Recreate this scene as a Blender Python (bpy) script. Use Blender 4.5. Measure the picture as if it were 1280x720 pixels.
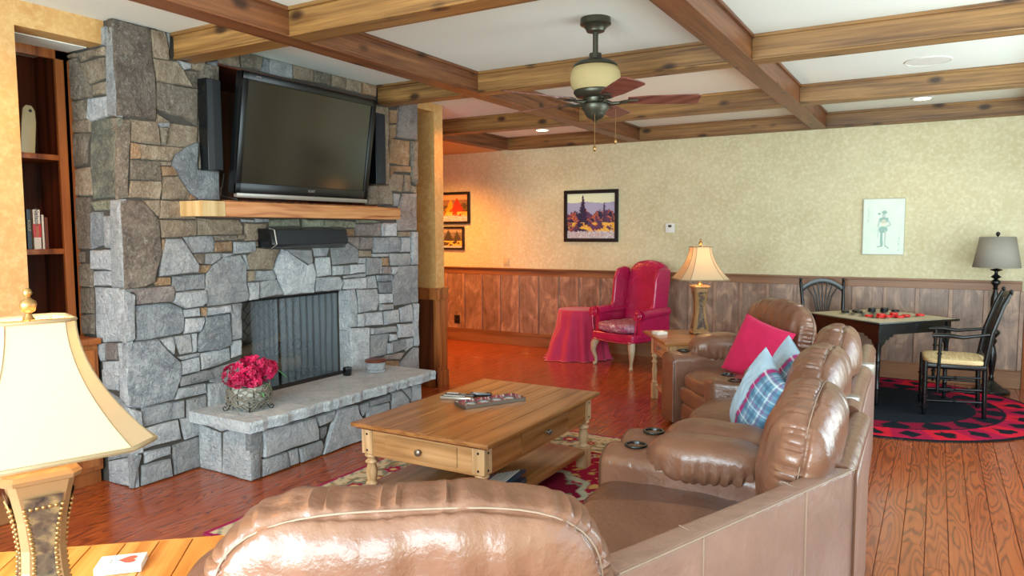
import bpy, bmesh, math, random
from mathutils import Vector, Matrix, noise
random.seed(7)
C = bpy.context.scene.collection
for o in list(bpy.data.objects): bpy.data.objects.remove(o)
sc = bpy.context.scene
R = math.radians
# ---------------- camera
cd = bpy.data.cameras.new('camera'); cam = bpy.data.objects.new('camera', cd); C.objects.link(cam)
cd.sensor_width = 36; cd.lens = 908.96/1280*36; cd.clip_start = .05
cam.matrix_world = Matrix(((0.86359, -0.03614, 0.50290, 0), (0.50418, 0.06975, -0.86078, 0), (-0.00397, 0.99691, 0.07845, 1.55), (0, 0, 0, 1)))
sc.camera = cam
# ---------------- world, lights, exposure
w = bpy.data.worlds.new('world'); sc.world = w; w.use_nodes = True
w.node_tree.nodes['Background'].inputs[0].default_value = (.75, .88, 1, 1)
w.node_tree.nodes['Background'].inputs[1].default_value = 1.0
sc.view_settings.view_transform = 'Standard'; sc.view_settings.look = 'None'
sc.view_settings.exposure = -0.2; sc.view_settings.gamma = 1
def area(name, loc, aim, sx, sy, power, col):
    l = bpy.data.lights.new(name, 'AREA'); l.shape = 'RECTANGLE'; l.size = sx; l.size_y = sy; l.energy = power; l.color = col
    o = bpy.data.objects.new(name, l); C.objects.link(o); o.location = loc
    o.rotation_euler = (Vector(aim)-Vector(loc)).to_track_quat('-Z', 'Y').to_euler(); return o
def spot(name, loc, power, col, ang=130, blend=.6, size=.05, aim=None):
    l = bpy.data.lights.new(name, 'SPOT'); l.energy = power; l.color = col; l.spot_size = R(ang); l.spot_blend = blend; l.shadow_soft_size = size
    o = bpy.data.objects.new(name, l); C.objects.link(o); o.location = loc
    if aim: o.rotation_euler = (Vector(aim)-Vector(loc)).to_track_quat('-Z', 'Y').to_euler()
    return o
SKY = (.56, .78, 1.0); CEIL_FILL = (.88, 1.0, .84)
def window_light(name, x, y, nx, ny, w_, p):
    """sky light falls in and down, an added greenish fill aims in and up"""
    area(name+'_sky', (x, y, 1.45), (x+nx*4, y+ny*4, -.1), w_, 1.9, p*.62, SKY)
    area(name+'_ceiling_fill', (x+nx*.02, y+ny*.02, 1.35), (x+nx*4, y+ny*4, 3.3), w_, 1.7, p*.5, CEIL_FILL)  # added upward fill to brighten the ceiling
window_light('daylight_rear_1', -1.75, -1.42, 0, 1, 1.9, 340)
window_light('daylight_rear_2', .5, -1.42, 0, 1, 1.9, 190)
window_light('daylight_right_1', 1.68, 1.6, -1, 0, 1.9, 30)
window_light('daylight_right_2', 1.68, 4.6, -1, 0, 1.9, 115)
window_light('daylight_right_3', 1.68, 6.6, -1, 0, 1.3, 50)
ORG = (1, .36, .07)
spot('hall_downlight', (-5.9, 7.5, 2.58), 400, ORG, 150, .8, .12)
spot('hall_downlight', (-6.6, 6.9, 2.58), 160, ORG, 150, .8, .12)
spot('can_beam', (-3.65, 1.75, 2.76), 90, ORG, 150, .7, .12)
spot('can_beam', (-3.80, 5.9, 2.76), 50, ORG, 140, .7)
spot('can_beam', (-4.17, 7.75, 2.74), 20, (1, .75, .45), 120, .6)
spot('can_beam', (-.17, 7.75, 2.74), 10, (1, .8, .55), 120, .6)

# ---------------- materials
def lin(h):
    h = h.lstrip('#'); v = [int(h[i:i+2], 16)/255 for i in (0, 2, 4)]
    return tuple(x/12.92 if x <= .04045 else ((x+.055)/1.055)**2.4 for x in v)+(1,)
class NT:
    def __init__(s, name):
        s.m = bpy.data.materials.new(name); s.m.use_nodes = True; s.t = s.m.node_tree
        s.b = s.t.nodes['Principled BSDF']; s.tc = s.n('ShaderNodeTexCoord'); s.oi = None
    def n(s, k, **kw):
        a = s.t.nodes.new(k)
        for x, v in kw.items(): setattr(a, x, v)
        return a
    def l(s, a, b): s.t.links.new(a, b)
    def map(s, scale=(1, 1, 1), rot=(0, 0, 0), src='Object', rnd=False, attr=False):
        m = s.n('ShaderNodeMapping'); m.inputs['Scale'].default_value = scale; m.inputs['Rotation'].default_value = rot
        v = s.tc.outputs[src]
        if rnd or attr:
            o = s.n('ShaderNodeObjectInfo'); r = o.outputs['Random']
            if attr:
                at = s.n('ShaderNodeAttribute', attribute_name='rnd'); ad = s.n('ShaderNodeMath', operation='ADD')
                s.l(r, ad.inputs[0]); s.l(at.outputs['Fac'], ad.inputs[1]); r = ad.outputs[0]
            s.r = r
            mu = s.n('ShaderNodeMath', operation='MULTIPLY'); mu.inputs[1].default_value = 57.3; s.l(r, mu.inputs[0])
            va = s.n('ShaderNodeVectorMath', operation='ADD'); s.l(v, va.inputs[0]); s.l(mu.outputs[0], va.inputs[1]); v = va.outputs[0]
        s.l(v, m.inputs[0]); return m.outputs[0]
    def noise(s, vec, scale, detail=4, rough=.55, dist=0):
        a = s.n('ShaderNodeTexNoise'); a.inputs['Scale'].default_value = scale; a.inputs['Detail'].default_value = detail
        a.inputs['Roughness'].default_value = rough; a.inputs['Distortion'].default_value = dist; s.l(vec, a.inputs['Vector']); return a.outputs['Fac']
    def ramp(s, f, stops):
        r = s.n('ShaderNodeValToRGB'); e = r.color_ramp.elements
        while len(e) < len(stops): e.new(.5)
        for el, (p, c) in zip(e, stops): el.position = p; el.color = lin(c) if isinstance(c, str) else c
        s.l(f, r.inputs[0]); return r.outputs[0]
    def mix(s, f, a, b, mode='MIX'):
        m = s.n('ShaderNodeMix', data_type='RGBA', blend_type=mode)
        for i, v in ((0, f), (6, a), (7, b)):
            if hasattr(v, 'links'): s.l(v, m.inputs[i])
            else: m.inputs[i].default_value = lin(v) if isinstance(v, str) else v
        return m.outputs[2]
    def bump(s, h, st=.3, d=.01):
        b = s.n('ShaderNodeBump'); b.inputs['Strength'].default_value = st; b.inputs['Distance'].default_value = d
        s.l(h, b.inputs['Height']); s.l(b.outputs[0], s.b.inputs['Normal'])
    def set(s, **k):
        for x, v in k.items():
            i = s.b.inputs[x.replace('_', ' ')]
            if hasattr(v, 'links'): s.l(v, i)
            else: i.default_value = lin(v) if isinstance(v, str) else v
        return s
def plain(name, col, rough=.5, metal=0, bump=0, bs=200, var=.12, **k):
    n = NT(name); v = n.map()
    f = n.noise(v, 9, 4); n.set(Base_Color=n.mix(n.ramp(f, [(.3, (0, 0, 0, 1)), (.7, (1, 1, 1, 1))]), col, tuple(c*(1-var) for c in lin(col)[:3])+(1,)), Roughness=rough, Metallic=metal, **k)
    if bump: n.bump(n.noise(v, bs, 3), bump, .003)
    return n.m
def wood(name, dark, mid, light, axis='y', rough=.35, sc_=1, bump=.12, wav=6, rnd=False, attr=False, var=.25, coat=0, fl=False, knots=False):
    n = NT(name)
    st = {'x': (.12, 1, 1), 'y': (1, .12, 1), 'z': (1, 1, .12)}[axis]
    v = n.map(tuple(q*sc_ for q in st), rnd=rnd or attr, attr=attr)
    d = n.noise(v, 3.2, 3, .5)
    wv = n.n('ShaderNodeTexWave', wave_type='RINGS', rings_direction={'x': 'X', 'y': 'Y', 'z': 'Z'}[axis]); wv.inputs['Scale'].default_value = wav
    wv.inputs['Distortion'].default_value = 9; wv.inputs['Detail'].default_value = 2.5; wv.inputs['Detail Scale'].default_value = 1.2
    n.l(v, wv.inputs['Vector'])
    fine = n.noise(n.map(tuple(q*sc_ for q in {'x': (.03, 1, 1), 'y': (1, .03, 1), 'z': (1, 1, .03)}[axis]), rnd=rnd or attr, attr=attr), 60, 4, .65)
    wf = wv.outputs['Fac']
    if fl:   # cathedral figure: contour lines of a slow noise stretched along the board
        cn = n.noise(n.map((6.5, .75, 1), rnd=rnd or attr, attr=attr), 1.35, 1.6, .45, .25)
        mu = n.n('ShaderNodeMath', operation='MULTIPLY'); mu.inputs[1].default_value = 95; n.l(cn, mu.inputs[0])
        si = n.n('ShaderNodeMath', operation='SINE'); n.l(mu.outputs[0], si.inputs[0]); m2 = n.n('ShaderNodeMapRange'); n.l(si.outputs[0], m2.inputs[0]); m2.inputs[1].default_value = -1; m2.inputs[2].default_value = .35; wf = m2.outputs[0]
    c1 = n.ramp(wf, [(0, dark), (.35, mid), (1, light)])
    c2 = n.mix(n.ramp(fine, [(.35, (0, 0, 0, 1)), (.65, (1, 1, 1, 1))]), dark, light)
    c = n.mix(.3 if fl else (.7 if knots else .4), c1, c2)
    c = n.mix(n.ramp(d, [(.35, (0, 0, 0, 1)), (.7, (.6, .6, .6, 1))]), c, mid)
    if knots:
        vo = n.n('ShaderNodeTexVoronoi'); vo.inputs['Scale'].default_value = 3.0; n.l(n.map({'x': (1.1, 2.2, 2.2), 'y': (2.2, 1.1, 2.2), 'z': (2.2, 2.2, 1.1)}[axis], rnd=rnd or attr, attr=attr), vo.inputs['Vector'])
        c = n.mix(n.ramp(vo.outputs['Distance'], [(.10, (.9, .9, .9, 1)), (.24, (0, 0, 0, 1))]), c, '#2c170b')
        c = n.mix(n.ramp(n.noise(v, 1.6, 5, .6, 1), [(.45, (0, 0, 0, 1)), (.75, (.6, .6, .6, 1))]), c, dark)
    if rnd or attr:
        hs = n.n('ShaderNodeHueSaturation'); mr = n.n('ShaderNodeMapRange'); fr = n.n('ShaderNodeMath', operation='FRACT')
        mm = n.n('ShaderNodeMath', operation='MULTIPLY'); mm.inputs[1].default_value = 7.31; n.l(n.r, mm.inputs[0]); n.l(mm.outputs[0], fr.inputs[0])
        n.l(fr.outputs[0], mr.inputs[0]); mr.inputs[3].default_value = 1-var; mr.inputs[4].default_value = 1+var
        n.l(mr.outputs[0], hs.inputs['Value']); n.l(c, hs.inputs['Color']); c = hs.outputs[0]
    n.set(Base_Color=c, Roughness=rough); n.bump(fine, bump, .002)
    if coat: n.set(Coat_Weight=coat, Coat_Roughness=.12)
    return n.m
M = {}
M['floor'] = wood('floor_oak', '#662b11', '#94421b', '#ae5627', 'y', .24, 1, .05, 5.5, attr=True, var=.07, coat=.3, fl=True)
M['floor_gap'] = plain('floor_gap', '#1c0d07', .7)
M['beam'] = wood('stained_pine_beam_x', '#4a2c14', '#8a5e30', '#ab8048', 'x', .45, 1, .15, 3.2, rnd=True, knots=True, var=.08)  # x-beams yellower than y-beams: daylight on them is in the colour
M['beam_y'] = wood('stained_pine_beam_y', '#4a2614', '#7d4829', '#946038', 'y', .42, 1, .15, 3.2, rnd=True, knots=True, var=.08)
M['mantel'] = wood('mantel_fir', '#8a4a22', '#bd7a44', '#d09560', 'y', .5, 1, .1, 9)
M['mantel_end'] = wood('mantel_block', '#a8834c', '#c4a26c', '#d4b888', 'z', .55, 1, .1, 5)
M['pine'] = wood('table_pine', '#8f6238', '#bd8b58', '#d2a676', 'x', .3, 1, .08, 5, coat=.2)
M['pine_y'] = wood('table_pine_long', '#74461f', '#9a6335', '#b07a48', 'y', .28, 1, .08, 5, rnd=True, var=.1, coat=.25)
M['pine_z'] = wood('table_pine_leg', '#9a7044', '#c9a174', '#dcba92', 'z', .35, 1, .08, 5)
M['honey'] = wood('honey_plank', '#b5651e', '#de8f3c', '#f0ab58', 'y', .35, 1, .06, 5, rnd=True, var=.08)
M['case'] = wood('bookcase_wood', '#2e120a', '#5f2a15', '#7d3d1e', 'z', .4, 1, .1, 4)
M['case_lt'] = wood('bookcase_frame_wood', '#5c2a10', '#9a5426', '#b87038', 'z', .4, 1, .1, 4)
M['gold'] = None
def wains(name, a, b, c_, ax='z'):
    n = NT(name); v = n.map((1, 1, .55), rnd=True)
    f = n.noise(v, 5, 5, .6, 1.6); g = n.noise(n.map((1, 1, .05)), 70, 3)
    c = n.ramp(f, [(.3, a), (.52, b), (.68, c_)]); c = n.mix(.2, c, n.ramp(g, [(.3, a), (.7, c_)]))
    n.set(Base_Color=c, Roughness=.34); n.bump(g, .1, .002); return n.m
M['panel'] = wains('wainscot_panel_ply', '#614a3a', '#8a6e5e', '#bf9c80')
M['batten'] = wains('wainscot_batten_wood', '#7a5a48', '#9c7a64', '#b4917a')
M['rail'] = wood('wainscot_rail', '#5c3a25', '#85583a', '#9c6e48', 'x', .4, 1, .08, 3)
M['rail_y'] = wood('wainscot_rail_side', '#55301c', '#7d4c2c', '#98653a', 'y', .4, 1, .08, 3)
def wallm(nm='sponged_plaster', c0='#c5b98e', c1='#d3c9a0', c2='#e8e4c8'):
    n = NT(nm); v = n.map()
    f = n.noise(v, 2.2, 6, .65); g = n.noise(v, 26, 5, .7); h = n.noise(v, 90, 2)
    c = n.ramp(f, [(.3, c0), (.7, c1)])
    c = n.mix(n.ramp(g, [(.45, (0, 0, 0, 1)), (.7, (.55, .55, .55, 1))]), c, c2)
    n.set(Base_Color=c, Roughness=.55); n.bump(g, .25, .004); return n.m
M['wall'] = wallm()
M['wall_warm'] = wallm('warm_lit_ochre_plaster', '#bd8a4c', '#cfa366', '#dfbf88')  # sponged plaster as elsewhere; orange pigment and warm lamp glow put into the colour
def ceilm():
    n = NT('ceiling_texture'); v = n.map(); g = n.noise(v, 70, 4, .7)
    n.set(Base_Color='#e4e8e0', Roughness=.85); n.bump(g, .35, .004); return n.m
M['ceil'] = ceilm()
def stone(name, a, b, c_, speck='#c9c2b4'):
    n = NT(name); v = n.map(rnd=True); f = n.noise(v, 7, 8, .68, .8); g = n.noise(v, 46, 8, .75); vo = n.n('ShaderNodeTexVoronoi', feature='DISTANCE_TO_EDGE'); vo.inputs['Scale'].default_value = 15
    wv = n.n('ShaderNodeVectorMath', operation='MULTIPLY_ADD'); nn = n.n('ShaderNodeTexNoise'); nn.inputs['Scale'].default_value = 12; nn.inputs['Detail'].default_value = 4; n.l(v, nn.inputs['Vector'])
    n.l(nn.outputs['Color'], wv.inputs[0]); wv.inputs[1].default_value = (.16, .16, .16); n.l(v, wv.inputs[2]); n.l(wv.outputs[0], vo.inputs['Vector'])
    c = n.ramp(f, [(.30, a), (.5, b), (.68, c_)])
    c = n.mix(n.ramp(g, [(.52, (0, 0, 0, 1)), (.72, (.75, .75, .75, 1))]), c, speck)
    c = n.mix(n.ramp(g, [(.28, (.7, .7, .7, 1)), (.44, (0, 0, 0, 1))]), c, tuple(q*.45 for q in lin(a)[:3])+(1,))
    hs = n.n('ShaderNodeHueSaturation'); mr = n.n('ShaderNodeMapRange'); n.l(n.r, mr.inputs[0]); mr.inputs[3].default_value = .85; mr.inputs[4].default_value = 1.2
    n.l(mr.outputs[0], hs.inputs['Value']); n.l(c, hs.inputs['Color'])
    n.set(Base_Color=hs.outputs[0], Roughness=.7)
    cr = n.n('ShaderNodeMapRange'); n.l(vo.outputs['Distance'], cr.inputs[0]); cr.inputs[2].default_value = .09; cr.inputs[3].default_value = 0; cr.inputs[4].default_value = .12
    ad = n.n('ShaderNodeMath', operation='MULTIPLY_ADD'); ad.inputs[1].default_value = .5; n.l(g, ad.inputs[0]); n.l(f, ad.inputs[2])
    a2 = n.n('ShaderNodeMath', operation='ADD'); n.l(ad.outputs[0], a2.inputs[0]); n.l(cr.outputs[0], a2.inputs[1])
    n.bump(a2.outputs[0], 1.0, .055); return n.m
SM = {'B': stone('stone_brown_dark', '#574c43', '#776a5e', '#958778'), 'b': stone('stone_brown_grey', '#675c4f', '#867a6a', '#a19482'),  # browns sit high, pale greys low: warm and cool light partly in the colour
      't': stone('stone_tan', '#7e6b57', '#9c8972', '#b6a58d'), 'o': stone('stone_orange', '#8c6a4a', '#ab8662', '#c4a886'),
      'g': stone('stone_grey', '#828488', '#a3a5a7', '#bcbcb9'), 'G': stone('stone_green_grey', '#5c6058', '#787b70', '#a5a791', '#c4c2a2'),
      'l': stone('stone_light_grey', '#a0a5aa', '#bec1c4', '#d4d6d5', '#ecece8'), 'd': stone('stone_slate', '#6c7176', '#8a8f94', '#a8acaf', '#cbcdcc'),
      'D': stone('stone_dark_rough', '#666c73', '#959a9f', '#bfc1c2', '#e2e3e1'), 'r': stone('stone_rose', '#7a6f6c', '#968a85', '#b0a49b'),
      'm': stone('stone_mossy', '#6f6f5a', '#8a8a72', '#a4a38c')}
M['mortar'] = plain('mortar', '#48423b', .9, bump=.6, bs=90)
M['slab'] = stone('hearth_slab_stone', '#b9bfc4', '#d0d5d8', '#e0e3e3', '#f0f1ee')
def leather(name, a, b, rough=.34):
    n = NT(name); v = n.map(); f = n.noise(v, 4, 4); g = n.noise(v, 380, 2)
    wr = n.noise(v, 18, 4, .55)
    n.set(Base_Color=n.ramp(f, [(.3, a), (.7, b)]), Roughness=rough, Specular_IOR_Level=.75)
    fine = n.noise(v, 300, 2); fold = n.noise(n.map((1, 1, .45)), 11, 3, .5, .4)
    ad = n.n('ShaderNodeMath', operation='MULTIPLY_ADD'); ad.inputs[1].default_value = .05; n.l(fine, ad.inputs[0]); n.l(wr, ad.inputs[2])
    a2 = n.n('ShaderNodeMath', operation='MULTIPLY_ADD'); a2.inputs[1].default_value = .9; n.l(fold, a2.inputs[0]); n.l(ad.outputs[0], a2.inputs[2])
    n.bump(a2.outputs[0], .45, .012); return n.m
M['leather'] = leather('brown_leather', '#6c4836', '#835a45', .30)
M['leather_dk'] = leather('brown_leather_dark', '#553a2e', '#694838', .34)
M['leather_back'] = leather('sofa_back_leather', '#84665a', '#967668', .36)
M['thread'] = plain('seam_thread', '#957c69', .6)
M['seam'] = plain('seam_welt', '#5f3d2b', .45)
M['wine'] = leather('wine_leather', '#a01242', '#b81b52', .26)
M['seat_print'] = None
n = NT('printed_seat_cloth'); n.set(Base_Color=n.ramp(n.noise(n.map(), 22, 4, .6, 2), [(.42, '#8f2450'), (.5, '#b0899a'), (.56, '#7e2a4c'), (.64, '#d8c6cc')]), Roughness=.5); M['seat_print'] = n.m
M['black'] = plain('black_lacquer', '#0f1214', .25, bump=0, var=.3)
M['blackm'] = plain('black_plastic', '#141719', .35)
M['iron'] = plain('black_iron', '#191817', .5, .6)
M['brass'] = plain('antique_brass', '#a9824f', .35, .8)
M['bronze'] = plain('oil_bronze', '#4c4a3e', .38, .7)
M['pewter'] = plain('pewter', '#8d8478', .35, .85)
M['silver'] = plain('silver_plastic', '#a49c92', .3, .5)
M['chrome'] = plain('chrome', '#d0d4d6', .1, 1)
M['white'] = plain('white_plastic', '#e8e8e2', .4)
M['ivory'] = plain('ivory_card', '#f2efe6', .5)
M['ltwood'] = plain('blond_leg', '#b3a184', .35)
M['blade'] = wood('blade_walnut', '#4c2620', '#714036', '#8a5548', 'x', .35, 1, .05, 5)
M['pink'] = plain('pink_velvet', '#d81c58', .85, bump=.3, bs=300, Sheen_Weight=.08)
M['pinkcloth'] = plain('wine_cloth', '#b31e50', .75, bump=.25, bs=260, Sheen_Weight=.3)
M['brick'] = plain('firebrick_dark', '#6b635c', .85, bump=.6, bs=60)
M['brick_gap'] = plain('firebox_mortar', '#221f1d', .9)
M['red'] = plain('red_piece', '#d8221c', .35)
M['rush'] = wood('rush_seat', '#b08a50', '#d8b882', '#ecd6a8', 'x', .7, 2, .5, 20)
M['log'] = wood('birch_log', '#33291f', '#5a4a38', '#8b7860', 'x', .85, 2, .6, 8)
M['twig'] = plain('woven_twig', '#8f8778', .85, bump=.8, bs=80, var=.5)
M['moss'] = plain('pale_moss', '#c2beb2', .95, bump=1, bs=120, var=.55)
M['leaf'] = plain('green_leaf', '#5f9a5c', .5)
M['floret'] = plain('magenta_petal', '#dc1058', .55, var=.6)
M['cream'] = plain('cream_ceramic', '#c9be94', .4)
def emis(name, col, s):
    m = bpy.data.materials.new(name); m.use_nodes = True; b = m.node_tree.nodes['Principled BSDF']
    b.inputs['Emission Color'].default_value = lin(col); b.inputs['Emission Strength'].default_value = s; b.inputs['Base Color'].default_value = lin(col); return m
M['bulb'] = emis('lamp_bulb', '#ffd9a0', 12)
M['can'] = emis('can_lamp', '#ffe2b8', 8)
def shade(name, col, tr=.5):
    n = NT(name); v = n.map((1, 1, 1)); g = n.noise(n.map((1, 1, 12)), 60, 3)
    n.set(Base_Color=n.mix(g, col, tuple(c*.88 for c in lin(col)[:3])+(1,)), Roughness=.8)
    t = n.n('ShaderNodeBsdfTranslucent'); t.inputs[0].default_value = lin(col); mx = n.n('ShaderNodeMixShader'); mx.inputs[0].default_value = tr
    n.l(n.b.outputs[0], mx.inputs[1]); n.l(t.outputs[0], mx.inputs[2]); n.l(mx.outputs[0], n.t.nodes['Material Output'].inputs[0]); return n.m
M['shade'] = shade('linen_shade', '#e0c8a2', .35); M['shade_grey'] = shade('grey_shade', '#b3ada0', .35); M['trim_gold'] = plain('shade_trim', '#97805f', .6)
M['bowl'] = shade('amber_glass', '#cdb682', .3)
def meshm():
    n = NT('fire_screen_mesh'); n.set(Base_Color='#8d98a0', Roughness=.6, Metallic=.2)
    t = n.n('ShaderNodeBsdfTransparent'); mx = n.n('ShaderNodeMixShader'); mx.inputs[0].default_value = .34
    n.l(t.outputs[0], mx.inputs[1]); n.l(n.b.outputs[0], mx.inputs[2]); n.l(mx.outputs[0], n.t.nodes['Material Output'].inputs[0]); return n.m
M['mesh'] = meshm()
def vcol(name, rough=.8, bump=0, bs=200, spec=.5):
    n = NT(name); a = n.n('ShaderNodeAttribute', attribute_name='Col'); n.set(Base_Color=a.outputs['Color'], Roughness=rough, Specular_IOR_Level=spec)
    if bump: n.bump(n.noise(n.map(), bs, 3), bump, .004)
    return n.m
M['rug'] = vcol('rug_wool', .95, .5, 250, .1); M['print'] = vcol('printed_picture', .45); M['plaid'] = vcol('plaid_cotton', .8, .2, 300)
n = NT('tv_glass'); n.set(Base_Color='#1c1810', Roughness=.13, Specular_IOR_Level=.9); M['screen'] = n.m
M['grille'] = plain('speaker_cloth', '#1b1f22', .75, bump=.4, bs=500)
def lampmetal():
    n = NT('mottled_lamp_panel'); v = n.map(); f = n.noise(v, 28, 4, .6, .5)
    n.set(Base_Color=n.ramp(f, [(.35, '#3c3132'), (.55, '#6e5c4a'), (.7, '#a88e60')]), Roughness=.38, Metallic=.35); return n.m
M['lamppanel'] = lampmetal()
M['lampframe'] = plain('lamp_frame_gold', '#a8845c', .38, .4)
M['pinstripe'] = plain('navy_cover', '#16334c', .4)
M['tabletan'] = plain('board_tan', '#cbbd9d', .45)

# ---------------- mesh builder
class MB:
    def __init__(s, mat=None): s.v = []; s.f = []; s.T = mat or Matrix()
    def add(s, vs, fs):
        b = len(s.v); s.v += [tuple(s.T @ Vector(p)) for p in vs]; s.f += [tuple(b+i for i in f) for f in fs]; return s
    def box(s, x0, x1, y0, y1, z0, z1, m=None):
        vs = [(x, y, z) for x in (x0, x1) for y in (y0, y1) for z in (z0, z1)]
        if m: vs = [m @ Vector(p) for p in vs]
        return s.add(vs, [(0, 1, 3, 2), (4, 6, 7, 5), (0, 4, 5, 1), (2, 3, 7, 6), (0, 2, 6, 4), (1, 5, 7, 3)])
    def lathe(s, pr, c=(0, 0, 0), n=24, m=None, sq=None):
        vs = []; fs = []
        for r, z in pr:
            for i in range(n):
                a = 2*math.pi*i/n+(math.pi/n if n == 4 else 0); p = Vector((c[0]+r*math.cos(a), c[1]+r*math.sin(a), c[2]+z)); vs.append(m @ p if m else p)
        k = len(pr)
        for j in range(k-1):
            for i in range(n): i2 = (i+1) % n; fs.append((j*n+i, j*n+i2, (j+1)*n+i2, (j+1)*n+i))
        fs.append(tuple(range(n-1, -1, -1))); fs.append(tuple((k-1)*n+i for i in range(n))); return s.add(vs, fs)
    def tube(s, pts, r, n=8, closed=False):
        pts = [Vector(p) for p in pts]; k = len(pts); rs = r if isinstance(r, (list, tuple)) else [r]*k; vs = []; fs = []; up = None
        for i, p in enumerate(pts):
            a = pts[(i-1) % k] if closed or i > 0 else p; b = pts[(i+1) % k] if closed or i < k-1 else p
            t = (b-a).normalized()
            if up is None: up = Vector((0, 0, 1)) if abs(t.z) < .9 else Vector((1, 0, 0))
            x = t.cross(up)
            if x.length < 1e-5: x = t.orthogonal()
            x.normalize(); y = x.cross(t).normalized(); up = y
            for j in range(n): an = 2*math.pi*j/n; vs.append(p+(x*math.cos(an)+y*math.sin(an))*rs[i])
        for i in range(k if closed else k-1):
            for j in range(n): j2 = (j+1) % n; i2 = (i+1) % k; fs.append((i*n+j, i*n+j2, i2*n+j2, i2*n+j))
        if not closed: fs.append(tuple(range(n-1, -1, -1))); fs.append(tuple((k-1)*n+j for j in range(n)))
        return s.add(vs, fs)
    def prism(s, poly, lo, hi, ax='z'):
        k = len(poly); f = {'z': lambda a, b, h: (a, b, h), 'y': lambda a, b, h: (a, h, b), 'x': lambda a, b, h: (h, a, b)}[ax]
        vs = [f(a, b, lo) for a, b in poly]+[f(a, b, hi) for a, b in poly]
        return s.add(vs, [tuple(range(k-1, -1, -1)), tuple(range(k, 2*k))]+[(i, (i+1) % k, k+(i+1) % k, k+i) for i in range(k)])
    def puff(s, c, a, b, d, p=3.0, n=14, fn=None, m=None):
        vs = []; fs = []; idx = {}
        def key(i, j, k_):
            kk = (i, j, k_)
            if kk not in idx:
                q = Vector((math.tan((i/n*2-1)*math.pi/4), math.tan((j/n*2-1)*math.pi/4), math.tan((k_/n*2-1)*math.pi/4)))
                L = (abs(q.x)**p+abs(q.y)**p+abs(q.z)**p)**(1/p); q = q/L
                w_ = Vector((q.x*a, q.y*b, q.z*d))
                if fn: w_ = fn(w_, q)
                w_ = (m @ w_ if m else w_)+Vector(c); idx[kk] = len(vs); vs.append(w_)
            return idx[kk]
        for i in range(n):
            for j in range(n):
                for h in (0, n):
                    q1 = [key(i, j, h), key(i+1, j, h), key(i+1, j+1, h), key(i, j+1, h)]
                    q2 = [key(i, h, j), key(i, h, j+1), key(i+1, h, j+1), key(i+1, h, j)]
                    q3 = [key(h, i, j), key(h, i+1, j), key(h, i+1, j+1), key(h, i, j+1)]
                    for q in (q1, q2, q3): fs.append(tuple(q if h else q[::-1]))
        return s.add(vs, fs)
    def build(s, name, mat, parent=None, bevel=0, seg=2, smooth=False, fix=True, kind=None):
        me = bpy.data.meshes.new(name); me.from_pydata(s.v, [], s.f); me.materials.append(M[mat] if isinstance(mat, str) else mat)
        bm = bmesh.new(); bm.from_mesh(me)
        if fix: bmesh.ops.recalc_face_normals(bm, faces=bm.faces)
        if bevel:
            es = [e for e in bm.edges if len(e.link_faces) == 2 and e.calc_face_angle(0) > R(30)]
            bmesh.ops.bevel(bm, geom=es, offset=bevel, segments=seg, profile=.6, affect='EDGES', clamp_overlap=True)
        bm.to_mesh(me); bm.free()
        if smooth or bevel: me.shade_smooth(); me.set_sharp_from_angle(angle=R(38 if not smooth else 50))
        o = bpy.data.objects.new(name, me); C.objects.link(o)
        if parent:
            o.parent = parent
            if parent.get('worldbuilt') is not None: o.matrix_parent_inverse = parent.matrix_basis.inverted()
        if kind: o['kind'] = kind
        return o
def tag(o, label, cat, group=None):
    o['label'] = label; o['category'] = cat
    if group: o['group'] = group
    return o
def thing(name, label, cat, loc, rz=0, group=None):
    o = bpy.data.objects.new(name, None); C.objects.link(o); o.location = loc; o.rotation_euler = (0, 0, rz); o.empty_display_size = .05
    return tag(o, label, cat, group)
def struct(o): o['kind'] = 'structure'; return o
def wthing(name, label, cat, loc, group=None):
    """a thing whose parts are written in room coordinates"""
    o = thing(name, label, cat, loc, 0, group); o.matrix_basis = Matrix.Translation(loc); o['worldbuilt'] = 1; return o
def sub(o, mb, name, mat, **k):
    """sub-part built in room coordinates under a part built in room coordinates"""
    c = mb.build(name, mat, None, **k); c.parent = o; return c
def text(s, size, mat, loc, rot, parent=None, name='lettering', ex=.0008, pinv=True):
    cu = bpy.data.curves.new(name, 'FONT'); cu.body = s; cu.size = size; cu.extrude = ex; cu.align_x = 'CENTER'; cu.align_y = 'CENTER'
    cu.materials.append(M[mat] if isinstance(mat, str) else mat); o = bpy.data.objects.new(name, cu); C.objects.link(o); o.location = loc; o.rotation_euler = rot
    if parent:
        o.parent = parent
    return o
def colgrid(name, nx, ny, fpos, fcol, mat, parent=None, mask=None, thick=0):
    vs = []; cs = []
    for j in range(ny+1):
        for i in range(nx+1):
            u = i/nx; v = j/ny; vs.append(fpos(u, v)); cs.append(fcol(u, v))
    fs = [(j*(nx+1)+i, j*(nx+1)+i+1, (j+1)*(nx+1)+i+1, (j+1)*(nx+1)+i) for j in range(ny) for i in range(nx) if not mask or mask((i+.5)/nx, (j+.5)/ny)]
    me = bpy.data.meshes.new(name); me.from_pydata(vs, [], fs); a = me.color_attributes.new('Col', 'FLOAT_COLOR', 'POINT')
    a.data.foreach_set('color', [x for c in cs for x in (c if len(c) == 4 else tuple(c)+(1,))])
    me.materials.append(M[mat]); me.shade_smooth(); o = bpy.data.objects.new(name, me); C.objects.link(o)
    if parent:
        o.parent = parent
        if parent.get('worldbuilt') is not None: o.matrix_parent_inverse = parent.matrix_basis.inverted()
    return o
def fr(x, y, ang, z=0): return Matrix.Translation((x, y, z)) @ Matrix.Rotation(R(ang), 4, 'Z')
def nz(x, y=0, z=0): return noise.noise(Vector((x, y, z)))
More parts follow.
